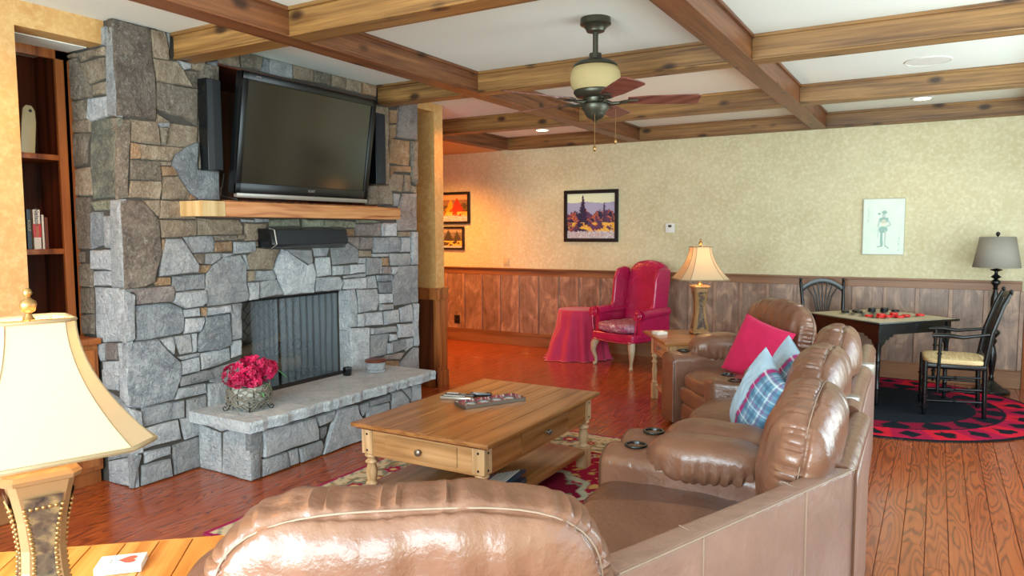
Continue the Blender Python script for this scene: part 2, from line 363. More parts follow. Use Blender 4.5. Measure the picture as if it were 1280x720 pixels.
STONES_FRONT="""B 2544,2775,2773,2775,2784,2604,2804,2489,2798,2344,2793,2236,2544,2223;t 2777,2775,2820,2775,2816,2775,2780,2775;t 2784,2775,2819,2775,2825,2775,2883,2775,2898,2683,2899,2612,2791,2605;g 2885,2775,2914,2775,2907,2677,2894,2775;t 2794,2599,2954,2613,3003,2557,3057,2475,2812,2466,2800,2544;g 2959,2618,3044,2618,3047,2586,2999,2568;b 3003,2567,3095,2582,3154,2572,3095,2469,3066,2470;t 3049,2623,3157,2653,3160,2585,3052,2587;b 2812,2460,3095,2466,3085,2231,2972,2279,2884,2280,2809,2298,2803,2361;t 2803,2269,2882,2231,2805,2216;g 2805,2216,2882,2228,2876,2200,2826,2192;b 2544,2210,2630,2211,2628,2086,2613,1945,2596,1756,2544,1746,2544,1938;t 2637,2221,2806,2225,2817,2187,2821,2086,2708,2085,2634,2089;b 2822,2191,2869,2194,2848,2085,2826,2087;t 2886,2227,3085,2227,3081,2129,2982,2085,2850,2083,2865,2151;o 2634,2081,2682,2076,2688,1990,2629,1985;t 2684,2076,2982,2081,2910,2033,2891,1992,2691,1989;b 2626,1979,2817,1984,2819,1867,2622,1863;t 2821,1983,2887,1986,2893,1964,2820,1959;o 2823,1954,2893,1959,2937,1907,2826,1897;t 2623,1855,2820,1863,2820,1818,2802,1752,2600,1756;t 2829,1894,2936,1902,3013,1797,3003,1759,2817,1752;d 2983,2081,3080,2126,3073,1952,3234,1958,3232,1762,3079,1757,3011,1806,2936,1907,2894,1964,2908,2030;b 3153,2640,3257,2644,3234,1963,3082,1958,3105,2550;o 3017,1789,3060,1761,3006,1755;B 2544,1742,2683,1739,2787,1629,2791,1510,2795,1403,2750,1306,2738,1241,2668,1217,2544,1212,2544,1396,2544,1552;t 2690,1742,2799,1747,2794,1645,2775,1649,2733,1689;t 2804,1746,3059,1749,3049,1634,2794,1635;t 2793,1626,3057,1629,3050,1529,2943,1517,2800,1516;o 2802,1508,2829,1508,2795,1403;g 2831,1508,2938,1508,3010,1405,3051,1334,3049,1287,2780,1278,2779,1305,2797,1403;o 2738,1241,2775,1272,2852,1267,2850,1221,2755,1220;t 3059,1641,3394,1631,3420,1586,3412,1535,3069,1529,3055,1529;g 2957,1517,3069,1522,3170,1522,3191,1479,3174,1417,3064,1413,3020,1413,2979,1465;b 3183,1523,3367,1526,3372,1494,3190,1492;o 3194,1483,3327,1486,3325,1418,3184,1417;t 3379,1531,3431,1529,3430,1498,3374,1499;g 3408,1636,3513,1632,3510,1616,3410,1618;g 3525,1642,3643,1639,3636,1620,3524,1616;t 3438,1609,3636,1610,3623,1586,3613,1486,3433,1489;g 3340,1481,3524,1483,3516,1408,3337,1399;t 3530,1481,3609,1477,3608,1444,3529,1447;b 3015,1410,3092,1409,3089,1341,3042,1343;g 3098,1409,3233,1409,3229,1376,3152,1334,3095,1341;g 3238,1405,3330,1406,3324,1395,3237,1380;o 3041,1337,3154,1330,3135,1304,3109,1281,3049,1284;g 2866,1271,3101,1275,3099,1179,2876,1175,2860,1221;l 2880,1169,3099,1170,3106,1086,3075,1066,2951,1061,2859,1111;r 2625,1216,2859,1212,2870,1178,2865,1132,2845,1113,2620,1116,2611,1185,2544,1215;l 2544,1218,2544,1211,2606,1178,2605,1105,2594,905,2544,894,2544,1033;d 2616,1108,2845,1104,2928,1063,2939,997,2931,917,2897,904,2670,895,2610,899;l 2937,1053,3049,1056,3052,1003,2939,1006;o 3061,1056,3099,1054,3092,994,3064,1002;l 3101,1051,3290,1053,3295,1003,3190,998,3099,1000;l 2949,996,3086,990,3085,964,3057,901,2935,899;g 3259,1384,3390,1389,3432,1318,3432,1188,3455,1093,3433,1068,3382,1063,3120,1062,3102,1121,3108,1262,3151,1321;l 3406,1393,3435,1392,3459,1289,3440,1288;t 3443,1382,3528,1438,3739,1424,3680,1336,3663,1279,3465,1286;t 3444,1276,3499,1277,3490,1205,3443,1203;g 3505,1277,3672,1272,3698,1219,3681,1201,3502,1204;l 3443,1196,3536,1195,3526,1073,3454,1072,3458,1121;g 3542,1195,3702,1201,3765,1089,3538,1078;l 3708,1351,3756,1422,3793,1412,4027,1278,4061,1307,4085,1220,4061,1079,3773,1083,3676,1282;g 3778,1422,4044,1412,4057,1320,4027,1290;l 4065,1424,4247,1422,4216,1358,4081,1357;g 4259,1420,4413,1425,4429,1468,4566,1402,4563,1294,4275,1284,4264,1388;l 4094,1346,4245,1348,4258,1208,4099,1200,4088,1290;r 4430,1502,4589,1504,4582,1404,4570,1406,4433,1481;r 4598,1504,4740,1497,4731,1398,4595,1401;r 4536,1608,4852,1622,4849,1510,4533,1512;o 4433,1570,4528,1570,4525,1512,4434,1513;m 3974,1642,4182,1640,4180,1585,3972,1584;m 4189,1640,4404,1637,4398,1583,4187,1585;m 4412,1637,4552,1627,4543,1580,4410,1580;m 4561,1644,4758,1644,4852,1629,4560,1617;m 3649,1634,3934,1645,3939,1592,3653,1588;l 4862,1616,4895,1616,4889,1509,4858,1510;l 4906,1622,5076,1623,5079,1508,4903,1509;r 5165,1885,5368,1894,5366,1557,5089,1557,5081,1685,5106,1770;t 5096,1544,5263,1544,5262,1500,5095,1502;l 5275,1543,5372,1542,5375,1241,5276,1245;d 4763,1499,5100,1496,5124,1448,5097,1368,4759,1365,4749,1443;l 5132,1495,5262,1494,5259,1361,5122,1365;t 4577,1394,4737,1384,4741,1335,4571,1340;g 4669,1330,4818,1325,4819,1186,4664,1184;l 4745,1358,4960,1355,4950,1329,4749,1334;g 4970,1355,5268,1346,5266,1257,5237,1240,4984,1251;o 4870,1323,4955,1320,4953,1249,4868,1253;l 4575,1330,4655,1327,4651,1282,4574,1285;l 4275,1276,4393,1273,4390,1201,4275,1201;g 4400,1273,4470,1273,4463,1199,4398,1201;l 4478,1276,4651,1277,4652,1206,4476,1201;l 4831,1317,4863,1316,4859,1184,4831,1185;r 4871,1244,4980,1240,4973,1178,4870,1183;l 4989,1237,5094,1232,5027,1167,4982,1175;l 4092,1194,4352,1185,4388,1136,4363,1081,4081,1085;g 4398,1188,4653,1196,4656,1171,4397,1170;l 4394,1160,4669,1161,4666,1070,4512,1075,4390,1082;l 4681,1168,4779,1169,4802,1064,4679,1067;d 4800,1173,5000,1170,5004,1111,4802,1121;d 4812,1115,4989,1104,4992,1006,4830,1020;l 4818,1012,5001,1000,5003,920,4828,926;g 5103,1240,5371,1232,5367,893,5024,888,5005,1014,5004,1132;l 4461,1071,4519,1073,4548,948,4539,760,4458,765;l 4457,756,4682,734,4668,364,4466,368;l 4551,1068,4793,1055,4816,948,4784,872,4557,872;l 4550,862,4624,859,4620,750,4547,759;l 4635,865,4857,854,4865,739,4632,754;g 4827,921,5008,907,5007,862,4826,868;l 4878,852,5084,850,5091,734,4880,734;l 5098,861,5267,882,5289,821,5283,722,5113,731;g 4758,720,5034,706,5057,657,4756,667;l 4702,727,4746,722,4739,670,4700,672;l 5071,719,5302,703,5300,580,5068,598;g 4705,664,4946,651,4909,471,4688,471,4694,593;l 4959,643,5047,632,5046,583,4957,583;g 4994,573,5163,575,5170,481,4991,465;l 5176,573,5285,569,5284,489,5179,458;l 4924,565,4982,560,4973,473,4922,475;r 4891,463,5150,452,5091,393,4881,428;g 5091,368,5297,476,5361,467,5362,230,5061,313;l 5291,886,5367,883,5362,482,5301,491;l 4687,459,4874,448,4867,357,4679,365;o 4877,420,5082,386,5061,313,4874,350;r 5114,2643,5387,2775,5380,2380,5083,2372,5111,2534;o 4997,2600,5101,2615,5093,2497,4994,2484;o 4994,2474,5081,2484,5078,2376,4998,2340;o 5010,2351,5278,2363,5288,2240,5272,2139,4985,2140;b 5296,2365,5379,2365,5370,1976,5300,2005,5299,2161;o 5040,2120,5277,2133,5284,2081,5051,2073;o 4985,2119,5030,2116,5024,2051,4982,2027;t 4989,2015,5038,2053,5181,2055,5157,1902,4986,1910;t 5199,2056,5283,2053,5280,1908,5178,1903;b 4710,1931,4975,1950,5010,1893,5031,1782,4706,1773;g 5022,1882,5127,1879,5099,1767,5036,1773;t 4809,2608,4986,2620,4974,1960,4770,1949;t 5294,1966,5370,1954,5363,1900,5293,1905;t 3262,2775,3425,2775,3437,2671,3260,2663;b 3430,2775,3538,2775,3629,2775,3607,2679,3447,2673;d 3636,2775,3692,2775,3686,2676,3613,2679;g 3700,2775,3905,2775,3907,2674,3694,2676;t 3917,2775,4112,2775,4112,2688,3919,2677;b 4119,2775,4294,2775,4285,2684,4122,2685;t 4305,2775,4454,2775,4452,2684,4302,2684;t 4466,2775,4650,2775,4653,2683,4464,2682;o 4661,2775,4836,2775,4825,2682,4664,2681;d 3179,2654,3252,2675,3250,2573,3181,2569;D 2544,889,2668,891,2747,888,2809,811,2894,721,2896,633,2871,576,2836,495,2605,483,2544,512,2544,745;l 2762,886,2848,890,2863,827,2852,779,2792,837;g 2856,890,2976,891,2985,772,2900,772,2872,834;l 2988,891,3025,890,3015,772,2989,769;d 3097,992,3286,993,3283,779,3180,757,3037,769,3020,796,3044,881,3080,920;l 2878,755,3039,760,3038,741,2908,735;l 2910,724,3035,734,3039,645,2901,638;l 3048,755,3271,762,3279,677,3191,660,3049,649;g 3301,1053,3385,1055,3375,813,3293,810;l 3293,801,3375,802,3371,700,3286,687;g 2890,626,3112,635,3137,573,3028,565,2888,568;l 2899,684,3030,669,3031,641,2891,636;l 2872,555,3074,551,3076,488,2844,490;g 2934,467,3071,475,3066,349,2930,356;l 3088,546,3232,530,3237,330,3081,391;g 2626,487,2916,469,2912,360,2669,365,2622,363;l 2622,350,2668,352,2863,354,2883,225,2674,231,2618,224;l 2881,357,3052,342,3066,251,3054,224,2908,215;l 2629,210,2803,197,2801,148,2629,136;g 2608,127,2796,118,2806,6,2601,6;g 2821,198,3083,208,3084,6,2818,6;g 2544,208,2603,200,2544,6,2544,6;l 2544,499,2610,468,2620,369,2613,208,2544,217;g 3116,632,3369,662,3358,383,3249,327,3245,528,3113,552"""
STONES_SIDE="""g -4201,2736,-4144,2731,-4144,2222,-4223,2233,-4218,2451;g -4274,2747,-4214,2742,-4223,2634,-4283,2641;t -4636,2623,-4527,2626,-4529,2606,-4638,2606;t -4520,2627,-4373,2628,-4369,2588,-4490,2572;t -4363,2628,-4223,2628,-4224,2575,-4362,2588;b -4638,2602,-4523,2600,-4466,2517,-4397,2427,-4392,2354,-4639,2361;t -4487,2564,-4271,2570,-4241,2453,-4397,2432,-4454,2492;t -4262,2570,-4224,2567,-4227,2452,-4237,2464;t -4377,2423,-4220,2430,-4219,2357,-4372,2364;b -4644,2352,-4442,2349,-4455,2280,-4463,2233,-4649,2224;l -4432,2351,-4217,2345,-4227,2231,-4395,2208,-4446,2232;t -4651,2230,-4417,2228,-4424,2153,-4650,2165;G -4400,2228,-4144,2215,-4194,1755,-4413,1753,-4435,1914,-4422,2111;b -4643,2158,-4431,2146,-4462,2090,-4480,1965,-4663,1947;t -4663,1940,-4442,1944,-4422,1849,-4428,1775,-4649,1776;b -4650,1770,-4458,1761,-4478,1449,-4680,1445;m -4450,1734,-4338,1743,-4235,1743,-4237,1680,-4420,1681;d -4455,1674,-4337,1672,-4335,1474,-4468,1449;l -4318,1648,-4250,1647,-4265,1459,-4320,1458;l -4225,1741,-4144,1743,-4144,1552,-4144,1221,-4262,1218,-4250,1513;b -4673,1431,-4551,1432,-4557,1366,-4672,1364;l -4468,1442,-4253,1446,-4263,1323,-4478,1326;b -4673,1354,-4469,1358,-4474,1214,-4672,1207;l -4451,1311,-4263,1319,-4270,1231,-4463,1224;l -4460,1213,-4144,1216,-4144,900,-4472,873;b -4672,1203,-4467,1210,-4481,1053,-4687,1040;b -4680,1032,-4481,1048,-4492,922,-4624,913;l -4482,867,-4371,873,-4380,769,-4413,760;r -4361,874,-4246,883,-4254,780,-4369,774;l -4237,884,-4144,894,-4144,695,-4242,687;l -4413,755,-4248,773,-4248,687,-4413,671;l -4410,708,-4245,686,-4253,594,-4411,588;l -4229,736,-4144,744,-4144,504,-4232,551;l -4401,129,-4144,203,-4144,219,-4144,6,-4144,6,-4393,6;g -4407,584,-4237,537,-4144,485,-4144,212,-4397,138"""
STONES_HEARTH="""l 3091,301,3543,284,3574,195,3571,121,3091,128;l 3078,115,3288,108,3299,6,3074,6;l 3299,107,3380,108,3389,6,3304,6;l 3396,103,3600,104,3614,64,3585,6,3406,6;l 3551,285,3738,292,3705,221,3586,211;g 3587,195,3655,190,3649,144,3618,115,3585,123;l 3753,294,3967,277,3985,213,4047,128,4051,6,3847,6,3605,6,3680,158;l 3981,269,4085,276,4084,238,4026,183;g 4098,280,4328,287,4326,232,4097,244;l 4062,235,4330,220,4334,148,4260,6,4073,6;l 4351,296,4471,290,4567,198,4570,160,4357,164;l 4485,295,4600,290,4601,169,4572,210;l 4614,295,4738,285,4739,163,4615,166;l 4337,141,4570,147,4588,53,4297,6;g 4600,151,4739,150,4743,51,4608,55;g 2994,304,3083,305,3092,211,3064,59,3053,6,2994,6"""
STONES_HEARTH_SIDE="""l -4135,320,-3810,311,-3908,279;l -4135,300,-3920,266,-3925,6,-4135,6,-4135,170;l -3894,272,-3788,312,-3634,319,-3634,200,-3634,6,-3911,6"""
# ================= ROOM
XL, XF, YB, XR, YR, ZC = -4.25, -4.14, 8.49, 1.75, -1.5, 2.78
# floor: base slab + individual oak boards
flo = struct(MB().box(-7.6, XR+.1, YR-.1, YB+.1, -.12, -.012).build('floor', 'floor_gap'))
rng = random.Random(3); boards = []
PW = .1
k = 0; x = -7.6
while x < XR+.1:
    y = YR-.1-rng.random()*1.4
    while y < YB+.1:
        L = rng.uniform(.7, 1.7); y0 = max(y, YR-.1); y1 = min(y+L, YB+.1)
        if y1-y0 > .05: boards.append((x, min(x+PW, XR+.1), y0, y1))
        y += L
    x += PW
def vis(b):
    cx = (b[0]+b[1])/2; cy = (b[2]+b[3])/2
    d = cx*-.503+cy*.861; s_ = cx*.8636+cy*.504
    if d < 1.6 or abs(s_) > d*.74+.15: return 1e9
    if cx < -4.3 and cy < 5.6: return 1e9
    if -1.9 < cx < -.3 and 1 < cy < 5.6: return 1e8
    return d
boards.sort(key=vis)
g = .0012
def board_mesh(mb, b):
    x0, x1, y0, y1 = b[0]+g, b[1]-g, b[2]+g, b[3]-g; e = .0015
    mb.add([(x0, y0, -.012), (x1, y0, -.012), (x1, y1, -.012), (x0, y1, -.012), (x0, y0, -e), (x1, y0, -e), (x1, y1, -e), (x0, y1, -e), (x0+e, y0+e, 0), (x1-e, y0+e, 0), (x1-e, y1-e, 0), (x0+e, y1-e, 0)],
           [(8, 9, 10, 11)]+[(i, (i+1) % 4, 4+(i+1) % 4, 4+i) for i in range(4)]+[(4+i, 4+(i+1) % 4, 8+(i+1) % 4, 8+i) for i in range(4)])
for b in boards[:300]:
    mb = MB(); board_mesh(mb, b); mb.build('floor_board', 'floor', flo, fix=False)
mb = MB()
for b in boards[300:]: board_mesh(mb, b)
rest = mb.build('floor_boards_beyond', 'floor', flo, fix=False, kind='stuff')
at_ = rest.data.attributes.new('rnd', 'FLOAT', 'FACE'); at_.data.foreach_set('value', [((i//9)*.6180339) % 1 for i in range(len(rest.data.polygons))])
# ceiling
cei = struct(MB().box(-7.6, XR+.1, YR-.1, YB+.1, ZC, ZC+.1).build('ceiling', 'ceil'))
def beam(x0, x1, y0, y1, alongx):
    mb = MB(); z0 = 2.62
    mb.box(x0, x1, y0, y1, z0+.012, ZC)
    if alongx: mb.box(x0, x1, y0-.006, y1+.006, z0, z0+.014).box(x0, x1, y0-.018, y1+.018, ZC-.022, ZC)
    else: mb.box(x0-.006, x1+.006, y0, y1, z0, z0+.014).box(x0-.018, x1+.018, y0, y1, ZC-.022, ZC)
    return mb.build('ceiling_beam', 'beam' if alongx else 'beam_y', cei, bevel=.003, seg=1)
for (a, b) in ((-3.27, -3.13), (-1.2, -1.06)): beam(a, b, YR, 8.40, False)
beam(.70, .84, YR, 8.40, False); beam(-5.11, -4.97, 5.76, 8.40, False)
for (y, xa) in ((2.93, XF), (4.84, XF), (6.69, -4.97)):
    xs = [xa, -3.27, -3.13, -1.2, -1.06, .70, .84, XR]
    for i in range(0, 8, 2): beam(xs[i], xs[i+1], y, y+.14, True)
beam(-4.97, XR, 8.41, YB, True)
# recessed cans + speaker
for i, (x, y, lab) in enumerate([(-4.22, 7.97, 'lit recessed ceiling light near the far left corner'), (-.17, 7.95, 'lit recessed ceiling light above the game table corner')]):
    t = thing('recessed_light', lab, 'ceiling light', (x, y, ZC), 0)
    MB().lathe([(.075, 0), (.095, -.004), (.09, -.010), (.072, -.008)], n=28).build('trim_ring', 'white', t, smooth=True)
    MB().lathe([(.070, -.0082), (.070, -.0115)], n=28).build('lens', 'can', t)
t = thing('ceiling_speaker', 'round white speaker set flush in the ceiling', 'speaker', (-.107, 6.24, ZC))
MB().lathe([(.155, 0), (.155, -.004), (.148, -.007), (.146, -.004)], n=40).build('rim', 'white', t, smooth=True)
MB().lathe([(.146, -.002), (.146, -.005), (.02, -.006)], n=40).build('grille', 'white', t, smooth=True)
# back wall with wainscot
def wall(name, boxes, mat='wall'):
    mb = MB()
    for b in boxes: mb.box(*b)
    return struct(mb.build(name, mat))
wb = wall('wall_back', [(-7.6, XR+.1, YB, YB+.12, 0, ZC)])
MB().box(-7.5, .72, YB-.012, YB, .95, 1.03).box(-7.5, .72, YB-.035, YB, 1.03, 1.048).box(-7.5, .72, YB-.02, YB, 1.018, 1.03).build('cap_rail', 'rail', wb, bevel=.003, seg=1)
x = -4.861-9*.294; xs = []
while x < .74: xs.append(x); x += .294
for i, x in enumerate(xs):
    MB().box(x-.019, x+.019, YB-.022, YB, .18, .95).build('batten', 'batten', wb, bevel=.003, seg=1)
    if i < len(xs)-1: MB().box(x+.0195, xs[i+1]-.0195, YB-.008, YB+.002, .18, .95).build('wainscot_panel', 'panel', wb)
struct(MB().box(-7.5, .74, YB-.024, YB, 0, .165).box(-7.5, .74, YB-.017, YB, .165, .18).build('baseboard_back', 'rail', bevel=.003, seg=1))
struct(MB().box(.745, .87, YB-.035, YB, 0, 2.3).build('trim_1', 'case_lt', bevel=.004))
# left wall assembly
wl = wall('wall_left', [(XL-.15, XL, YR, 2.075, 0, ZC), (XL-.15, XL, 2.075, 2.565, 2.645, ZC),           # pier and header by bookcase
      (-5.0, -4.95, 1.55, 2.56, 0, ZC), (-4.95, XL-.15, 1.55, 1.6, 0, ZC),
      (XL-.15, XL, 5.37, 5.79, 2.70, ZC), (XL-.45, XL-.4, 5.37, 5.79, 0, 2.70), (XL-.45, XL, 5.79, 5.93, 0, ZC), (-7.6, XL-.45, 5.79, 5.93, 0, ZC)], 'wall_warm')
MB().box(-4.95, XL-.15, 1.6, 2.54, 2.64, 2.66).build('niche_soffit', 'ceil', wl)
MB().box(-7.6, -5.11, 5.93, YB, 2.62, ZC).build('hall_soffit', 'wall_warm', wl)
# pier wainscot beyond fireplace
p = wl
MB().box(XL-.4, XL+.02, 5.765, 5.79, .0, .16).box(XL, XL+.03, 5.765, 5.955, 0, .16).build('pier_baseboard', 'case_lt', p, bevel=.003, seg=1)
MB().box(XL-.4, XL+.0, 5.775, 5.79, .16, .88).build('pier_panel', 'case', p)
MB().box(XL-.02, XL+.02, 5.768, 5.945, .16, .88).box(XL+.02, XL+.028, 5.785, 5.93, .2, .86).build('pier_post', 'case_lt', p, bevel=.006)
MB().box(XL-.4, XL+.035, 5.755, 5.955, .875, .975).box(XL-.4, XL+.045, 5.748, 5.962, .975, .99).build('pier_cap', 'case_lt', p, bevel=.004)
# wainscot on left wall near bookcase
MB().box(XL, XL+.02, YR, 2.1, .0, .16).box(XL, XL+.02, YR, 2.1, .88, .97).box(XL, XL+.035, YR, 2.1, .97, .985).build('left_rails', 'rail_y', wl, bevel=.003, seg=1)
for i in range(6): MB().box(XL, XL+.01, 2.08-.4*(i+1), 2.05-.4*i, .16, .88).build('wainscot_panel', 'case', wl)
for i in range(6): MB().box(XL, XL+.02, 2.05-.4*i, 2.09-.4*i, .16, .88).build('batten', 'case_lt', wl)
# hall end
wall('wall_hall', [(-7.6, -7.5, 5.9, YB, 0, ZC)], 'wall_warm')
# rear wall + right wall with windows
def winwall(name, axis, pos, lo, hi, wins, t=.12):
    mb = MB(); e = [lo]+[q for w_ in wins for q in w_[:2]]+[hi]; bx = []
    for i in range(0, len(e), 2): bx.append((e[i], e[i+1], 0, ZC))
    for a, b, z0, z1 in wins: bx += [(a, b, 0, z0), (a, b, z1, ZC)]
    for a, b, z0, z1 in bx:
        if axis == 'y': mb.box(a, b, pos-t, pos, z0, z1)
        else: mb.box(pos, pos+t, a, b, z0, z1)
    return struct(mb.build(name, 'wall'))
wr_ = [(-2.8, -.7, .45, 2.45), (-.5, 1.5, .45, 2.45)]
ww = [(.6, 2.6, .45, 2.45), (3.6, 5.6, .45, 2.45), (5.9, 7.3, .45, 2.45)]
winwall('wall_rear', 'y', YR, XL, XR+.12, wr_); winwall('wall_right', 'x', XR, YR, YB, ww)
k = 0
for ax, pos, ws in (('y', YR-.04, wr_), ('x', XR+.04, ww)):
    for a, b, z0, z1 in ws:
        k += 1; mb = MB(); f_ = .06
        for (p0, p1, q0, q1) in ((a, b, z0, z0+f_), (a, b, z1-f_, z1), (a, a+f_, z0, z1), (b-f_, b, z0, z1), ((a+b)/2-.02, (a+b)/2+.02, z0, z1)):
            if ax == 'y': mb.box(p0, p1, pos-.03, pos, q0, q1)
            else: mb.box(pos, pos+.03, p0, p1, q0, q1)
        struct(mb.build('window_%d' % k, 'case_lt', bevel=.004, seg=1))
# wall fittings
t = thing('thermostat', 'small white thermostat on the back wall', 'thermostat', (-2.763, YB, 1.576))
MB().box(-.055, .055, -.022, 0, -.055, .055).build('housing', 'white', t, bevel=.006)
MB().box(-.02, .02, -.0235, -.02, .008, .036).build('display', 'bronze', t)
t = thing('switch_plate', 'almond wall plate above the wainscot by the hallway', 'outlet', (-5.047, YB, 1.13))
MB().box(-.045, .045, -.008, 0, -.055, .055).build('plate', 'cream', t, bevel=.003); MB().box(-.02, .02, -.012, -.006, -.035, .035).build('rocker', 'cream', t, bevel=.002)
t = thing('outlet_plate', 'black outlet plate low on the hallway wainscot', 'outlet', (-5.86, YB-.008, .30))
MB().box(-.045, .045, -.008, 0, -.06, .06).build('plate', 'blackm', t, bevel=.003)
for s_ in (-1, 1): MB().box(-.018, .018, -.011, -.006, s_*.028-.016, s_*.028+.016).build('socket', 'iron', t, bevel=.002)
# pictures
def smooth(a, b, x_): t_ = max(0, min(1, (x_-a)/(b-a))); return t_*t_*(3-2*t_)
def L3(h): return lin(h)[:3]
def mixc(a, b, t_): return tuple(p*(1-t_)+q*t_ for p, q in zip(a, b))
def autumn(seed, sky, hill, cols, watery, big=()):
    def f(u, v):
        n1 = nz(u*9+seed, v*9, seed); n2 = nz(u*26+seed, v*26, 3.1); n3 = nz(u*50, v*50, seed)
        c = L3(sky)
        if v < .80+.04*nz(u*3+seed): c = L3(hill)
        tl = .60+.16*nz(u*6+seed, 2)+.05*n2
        if v < tl:
            q = (n1*1.7+n2*.8+.5)*len(cols); c = L3(cols[int(max(0, min(len(cols)-1, q)))])
        for (tx, th, tw, tc) in big:
            if v < th and abs(u-tx+.012*n3) < tw*(th-v+.03)*(1+.8*n2): c = L3(tc)
        if v < .36 and n1+n2*.5+(u-.5)*.8 > .05: c = L3(['#e8b93c', '#f0d068', '#d97f33'][int(abs(n3)*9) % 3])
        if v < watery+.05*n2:
            m_ = autumn_ref(u, 2*watery-v) if False else mixc(L3('#d8dfe0'), L3(['#b0552e', '#7a6a80', '#c9ced6'][int(abs(n1)*8+abs(n2)*4) % 3]), .55); c = m_
        return c
    return f
def picture(name, lab, x0, x1, z0, z1, fw_, fcol, fm='blackm', nx=90, ny=80, dep=.03):
    t = thing(name, lab, 'picture', ((x0+x1)/2, YB, (z0+z1)/2)); a = (x1-x0)/2; b = (z1-z0)/2
    MB().box(-a, a, -dep, 0, b-fw_, b).box(-a, a, -dep, 0, -b, -b+fw_).box(-a, -a+fw_, -dep, 0, -b+fw_, b-fw_).box(a-fw_, a, -dep, 0, -b+fw_, b-fw_).build('frame', fm, t, bevel=.003, seg=1)
    colgrid('print', nx, ny, lambda u, v: ((u-.5)*2*(a-fw_), -.012, (v-.5)*2*(b-fw_)), fcol, 'print', t)
    return t
picture('landscape_painting', 'black framed autumn lake painting in the middle of the back wall', -4.168, -3.423, 1.405, 2.06, .045,
        autumn(2.3, '#dfe8c4', '#a6a8c6', ['#5a3a5c', '#8a3a34', '#b5532f', '#d98a62', '#43304f', '#c76a52', '#2f2a48'], .16, ((.33, .97, .17, '#2c2748'), (.78, .8, .12, '#4b3550'))))
picture('landscape_print', 'black framed print of yellow and red trees in the hallway', -6.42, -5.627, 1.65, 2.095, .035,
        autumn(7.1, '#d9a774', '#8a6a4c', ['#4c3f26', '#6b5530', '#8a6a34', '#3c3420'], .22, ((.6, .8, .28, '#d99a26'), (.75, .86, .3, '#a8341e'))))
picture('landscape_print', 'smaller black framed dark woodland print below the tree print', -6.42, -5.725, 1.285, 1.615, .03,
        autumn(5.2, '#b09a80', '#7d7468', ['#6a5c44', '#57503f', '#7c6a48', '#8c7650'], .1, ((.62, .95, .22, '#3c3a34'), (.85, .9, .2, '#443f36'))))
def jester(u, v):
    x_ = (u-.5)*.46; y_ = (v-.5)*.65
    c = mixc(L3('#e3efdf'), L3('#d2e3d2'), .5+.5*nz(u*5, v*5)); g_ = L3('#8fb3a6'); g2 = L3('#b9c9bc'); n_ = .006*nz(u*30, v*30)
    def el(cx, cy, rx, ry): return ((x_-cx+n_)/rx)**2+((y_-cy+n_)/ry)**2 < 1
    def seg(ax_, ay_, bx, by, w_):
        dx, dy = bx-ax_, by-ay_; t_ = max(0, min(1, ((x_-ax_)*dx+(y_-ay_)*dy)/(dx*dx+dy*dy))); return math.hypot(x_-ax_-t_*dx, y_-ay_-t_*dy) < w_
    if el(0, .13, .02, .028): c = g2
    if el(.005, .165, .03, .02) or el(-.05, .15, .018, .012): c = g_
    if el(0, .075, .055, .035): c = g_
    if el(0, .04, .032, .045): c = mixc(c, L3('#e6d9bd'), .6)
    if seg(.05, .07, .075, .02, .009) or seg(.075, .02, .03, .0, .009) or seg(-.05, .07, -.06, -.0, .009): c = g2
    if el(-.005, -.035, .05, .04): c = g_
    if seg(-.02, -.05, -.018, -.22, .014): c = g_
    if seg(.022, -.05, .018, -.21, .008) : c = g2
    if seg(-.018, -.225, -.06, -.235, .006) or seg(.02, -.22, .06, -.25, .006): c = g_
    if seg(-.06, -.02, -.055, -.14, .004): c = g2
    for (sx, sy) in ((-.17, .12), (.17, -.2)):
        if abs(x_-sx) < .01 and abs(y_-sy) < .09 and nz(u*90, v*60, sx) > .1: c = mixc(c, g_, .6)
    e = min(u, 1-u)*.46; e2 = min(v, 1-v)*.65
    if min(e, e2) < .008: c = mixc(c, L3('#9aa08e'), .6)
    return c
t = thing('jester_canvas', 'pale canvas with a faint jester figure on back wall', 'picture', (-.487, YB, 1.577))
MB().box(-.195, .195, -.028, 0, -.292, .292).build('stretcher', 'cream', t, bevel=.003)
colgrid('print', 100, 140, lambda u, v: ((u-.5)*.386, -.0295, (v-.5)*.578), jester, 'print', t)

# ================= FIREPLACE
t = fp = wthing('stone_fireplace', 'tall grey and brown fieldstone fireplace with raised hearth', 'fireplace', (-4.5, 3.95, 0))
AY0, AY1, AZ0, AZ1 = 3.262, 4.822, 1.765, 2.652     # television alcove
BY0, BY1, BZ0, BZ1 = 3.372, 4.452, .385, 1.066      # firebox
xi = XF-.018; xb = -4.95
mb = MB()
mb.box(xb, xi, 2.558, BY0, 0, AZ0-.01).box(xb, xi, 2.558, AY0-.04, AZ0-.01, ZC).box(xb, xi, AY1+.01, 5.375, 0, ZC).box(xb, xi, BY0, AY1+.01, BZ1+.01, AZ0-.01).box(xb, xi, BY0, BY1, 0, BZ0-.02)
mb.box(xb, xi, BY1+.01, AY1+.01, 0, BZ1+.01).box(xb, xi, AY0-.04, AY1+.01, AZ1+.01, ZC).box(xb, xb+.05, BY0-.12, AY1+.01, BZ0-.1, ZC)
mb.build('mortar_core', 'mortar', fp)
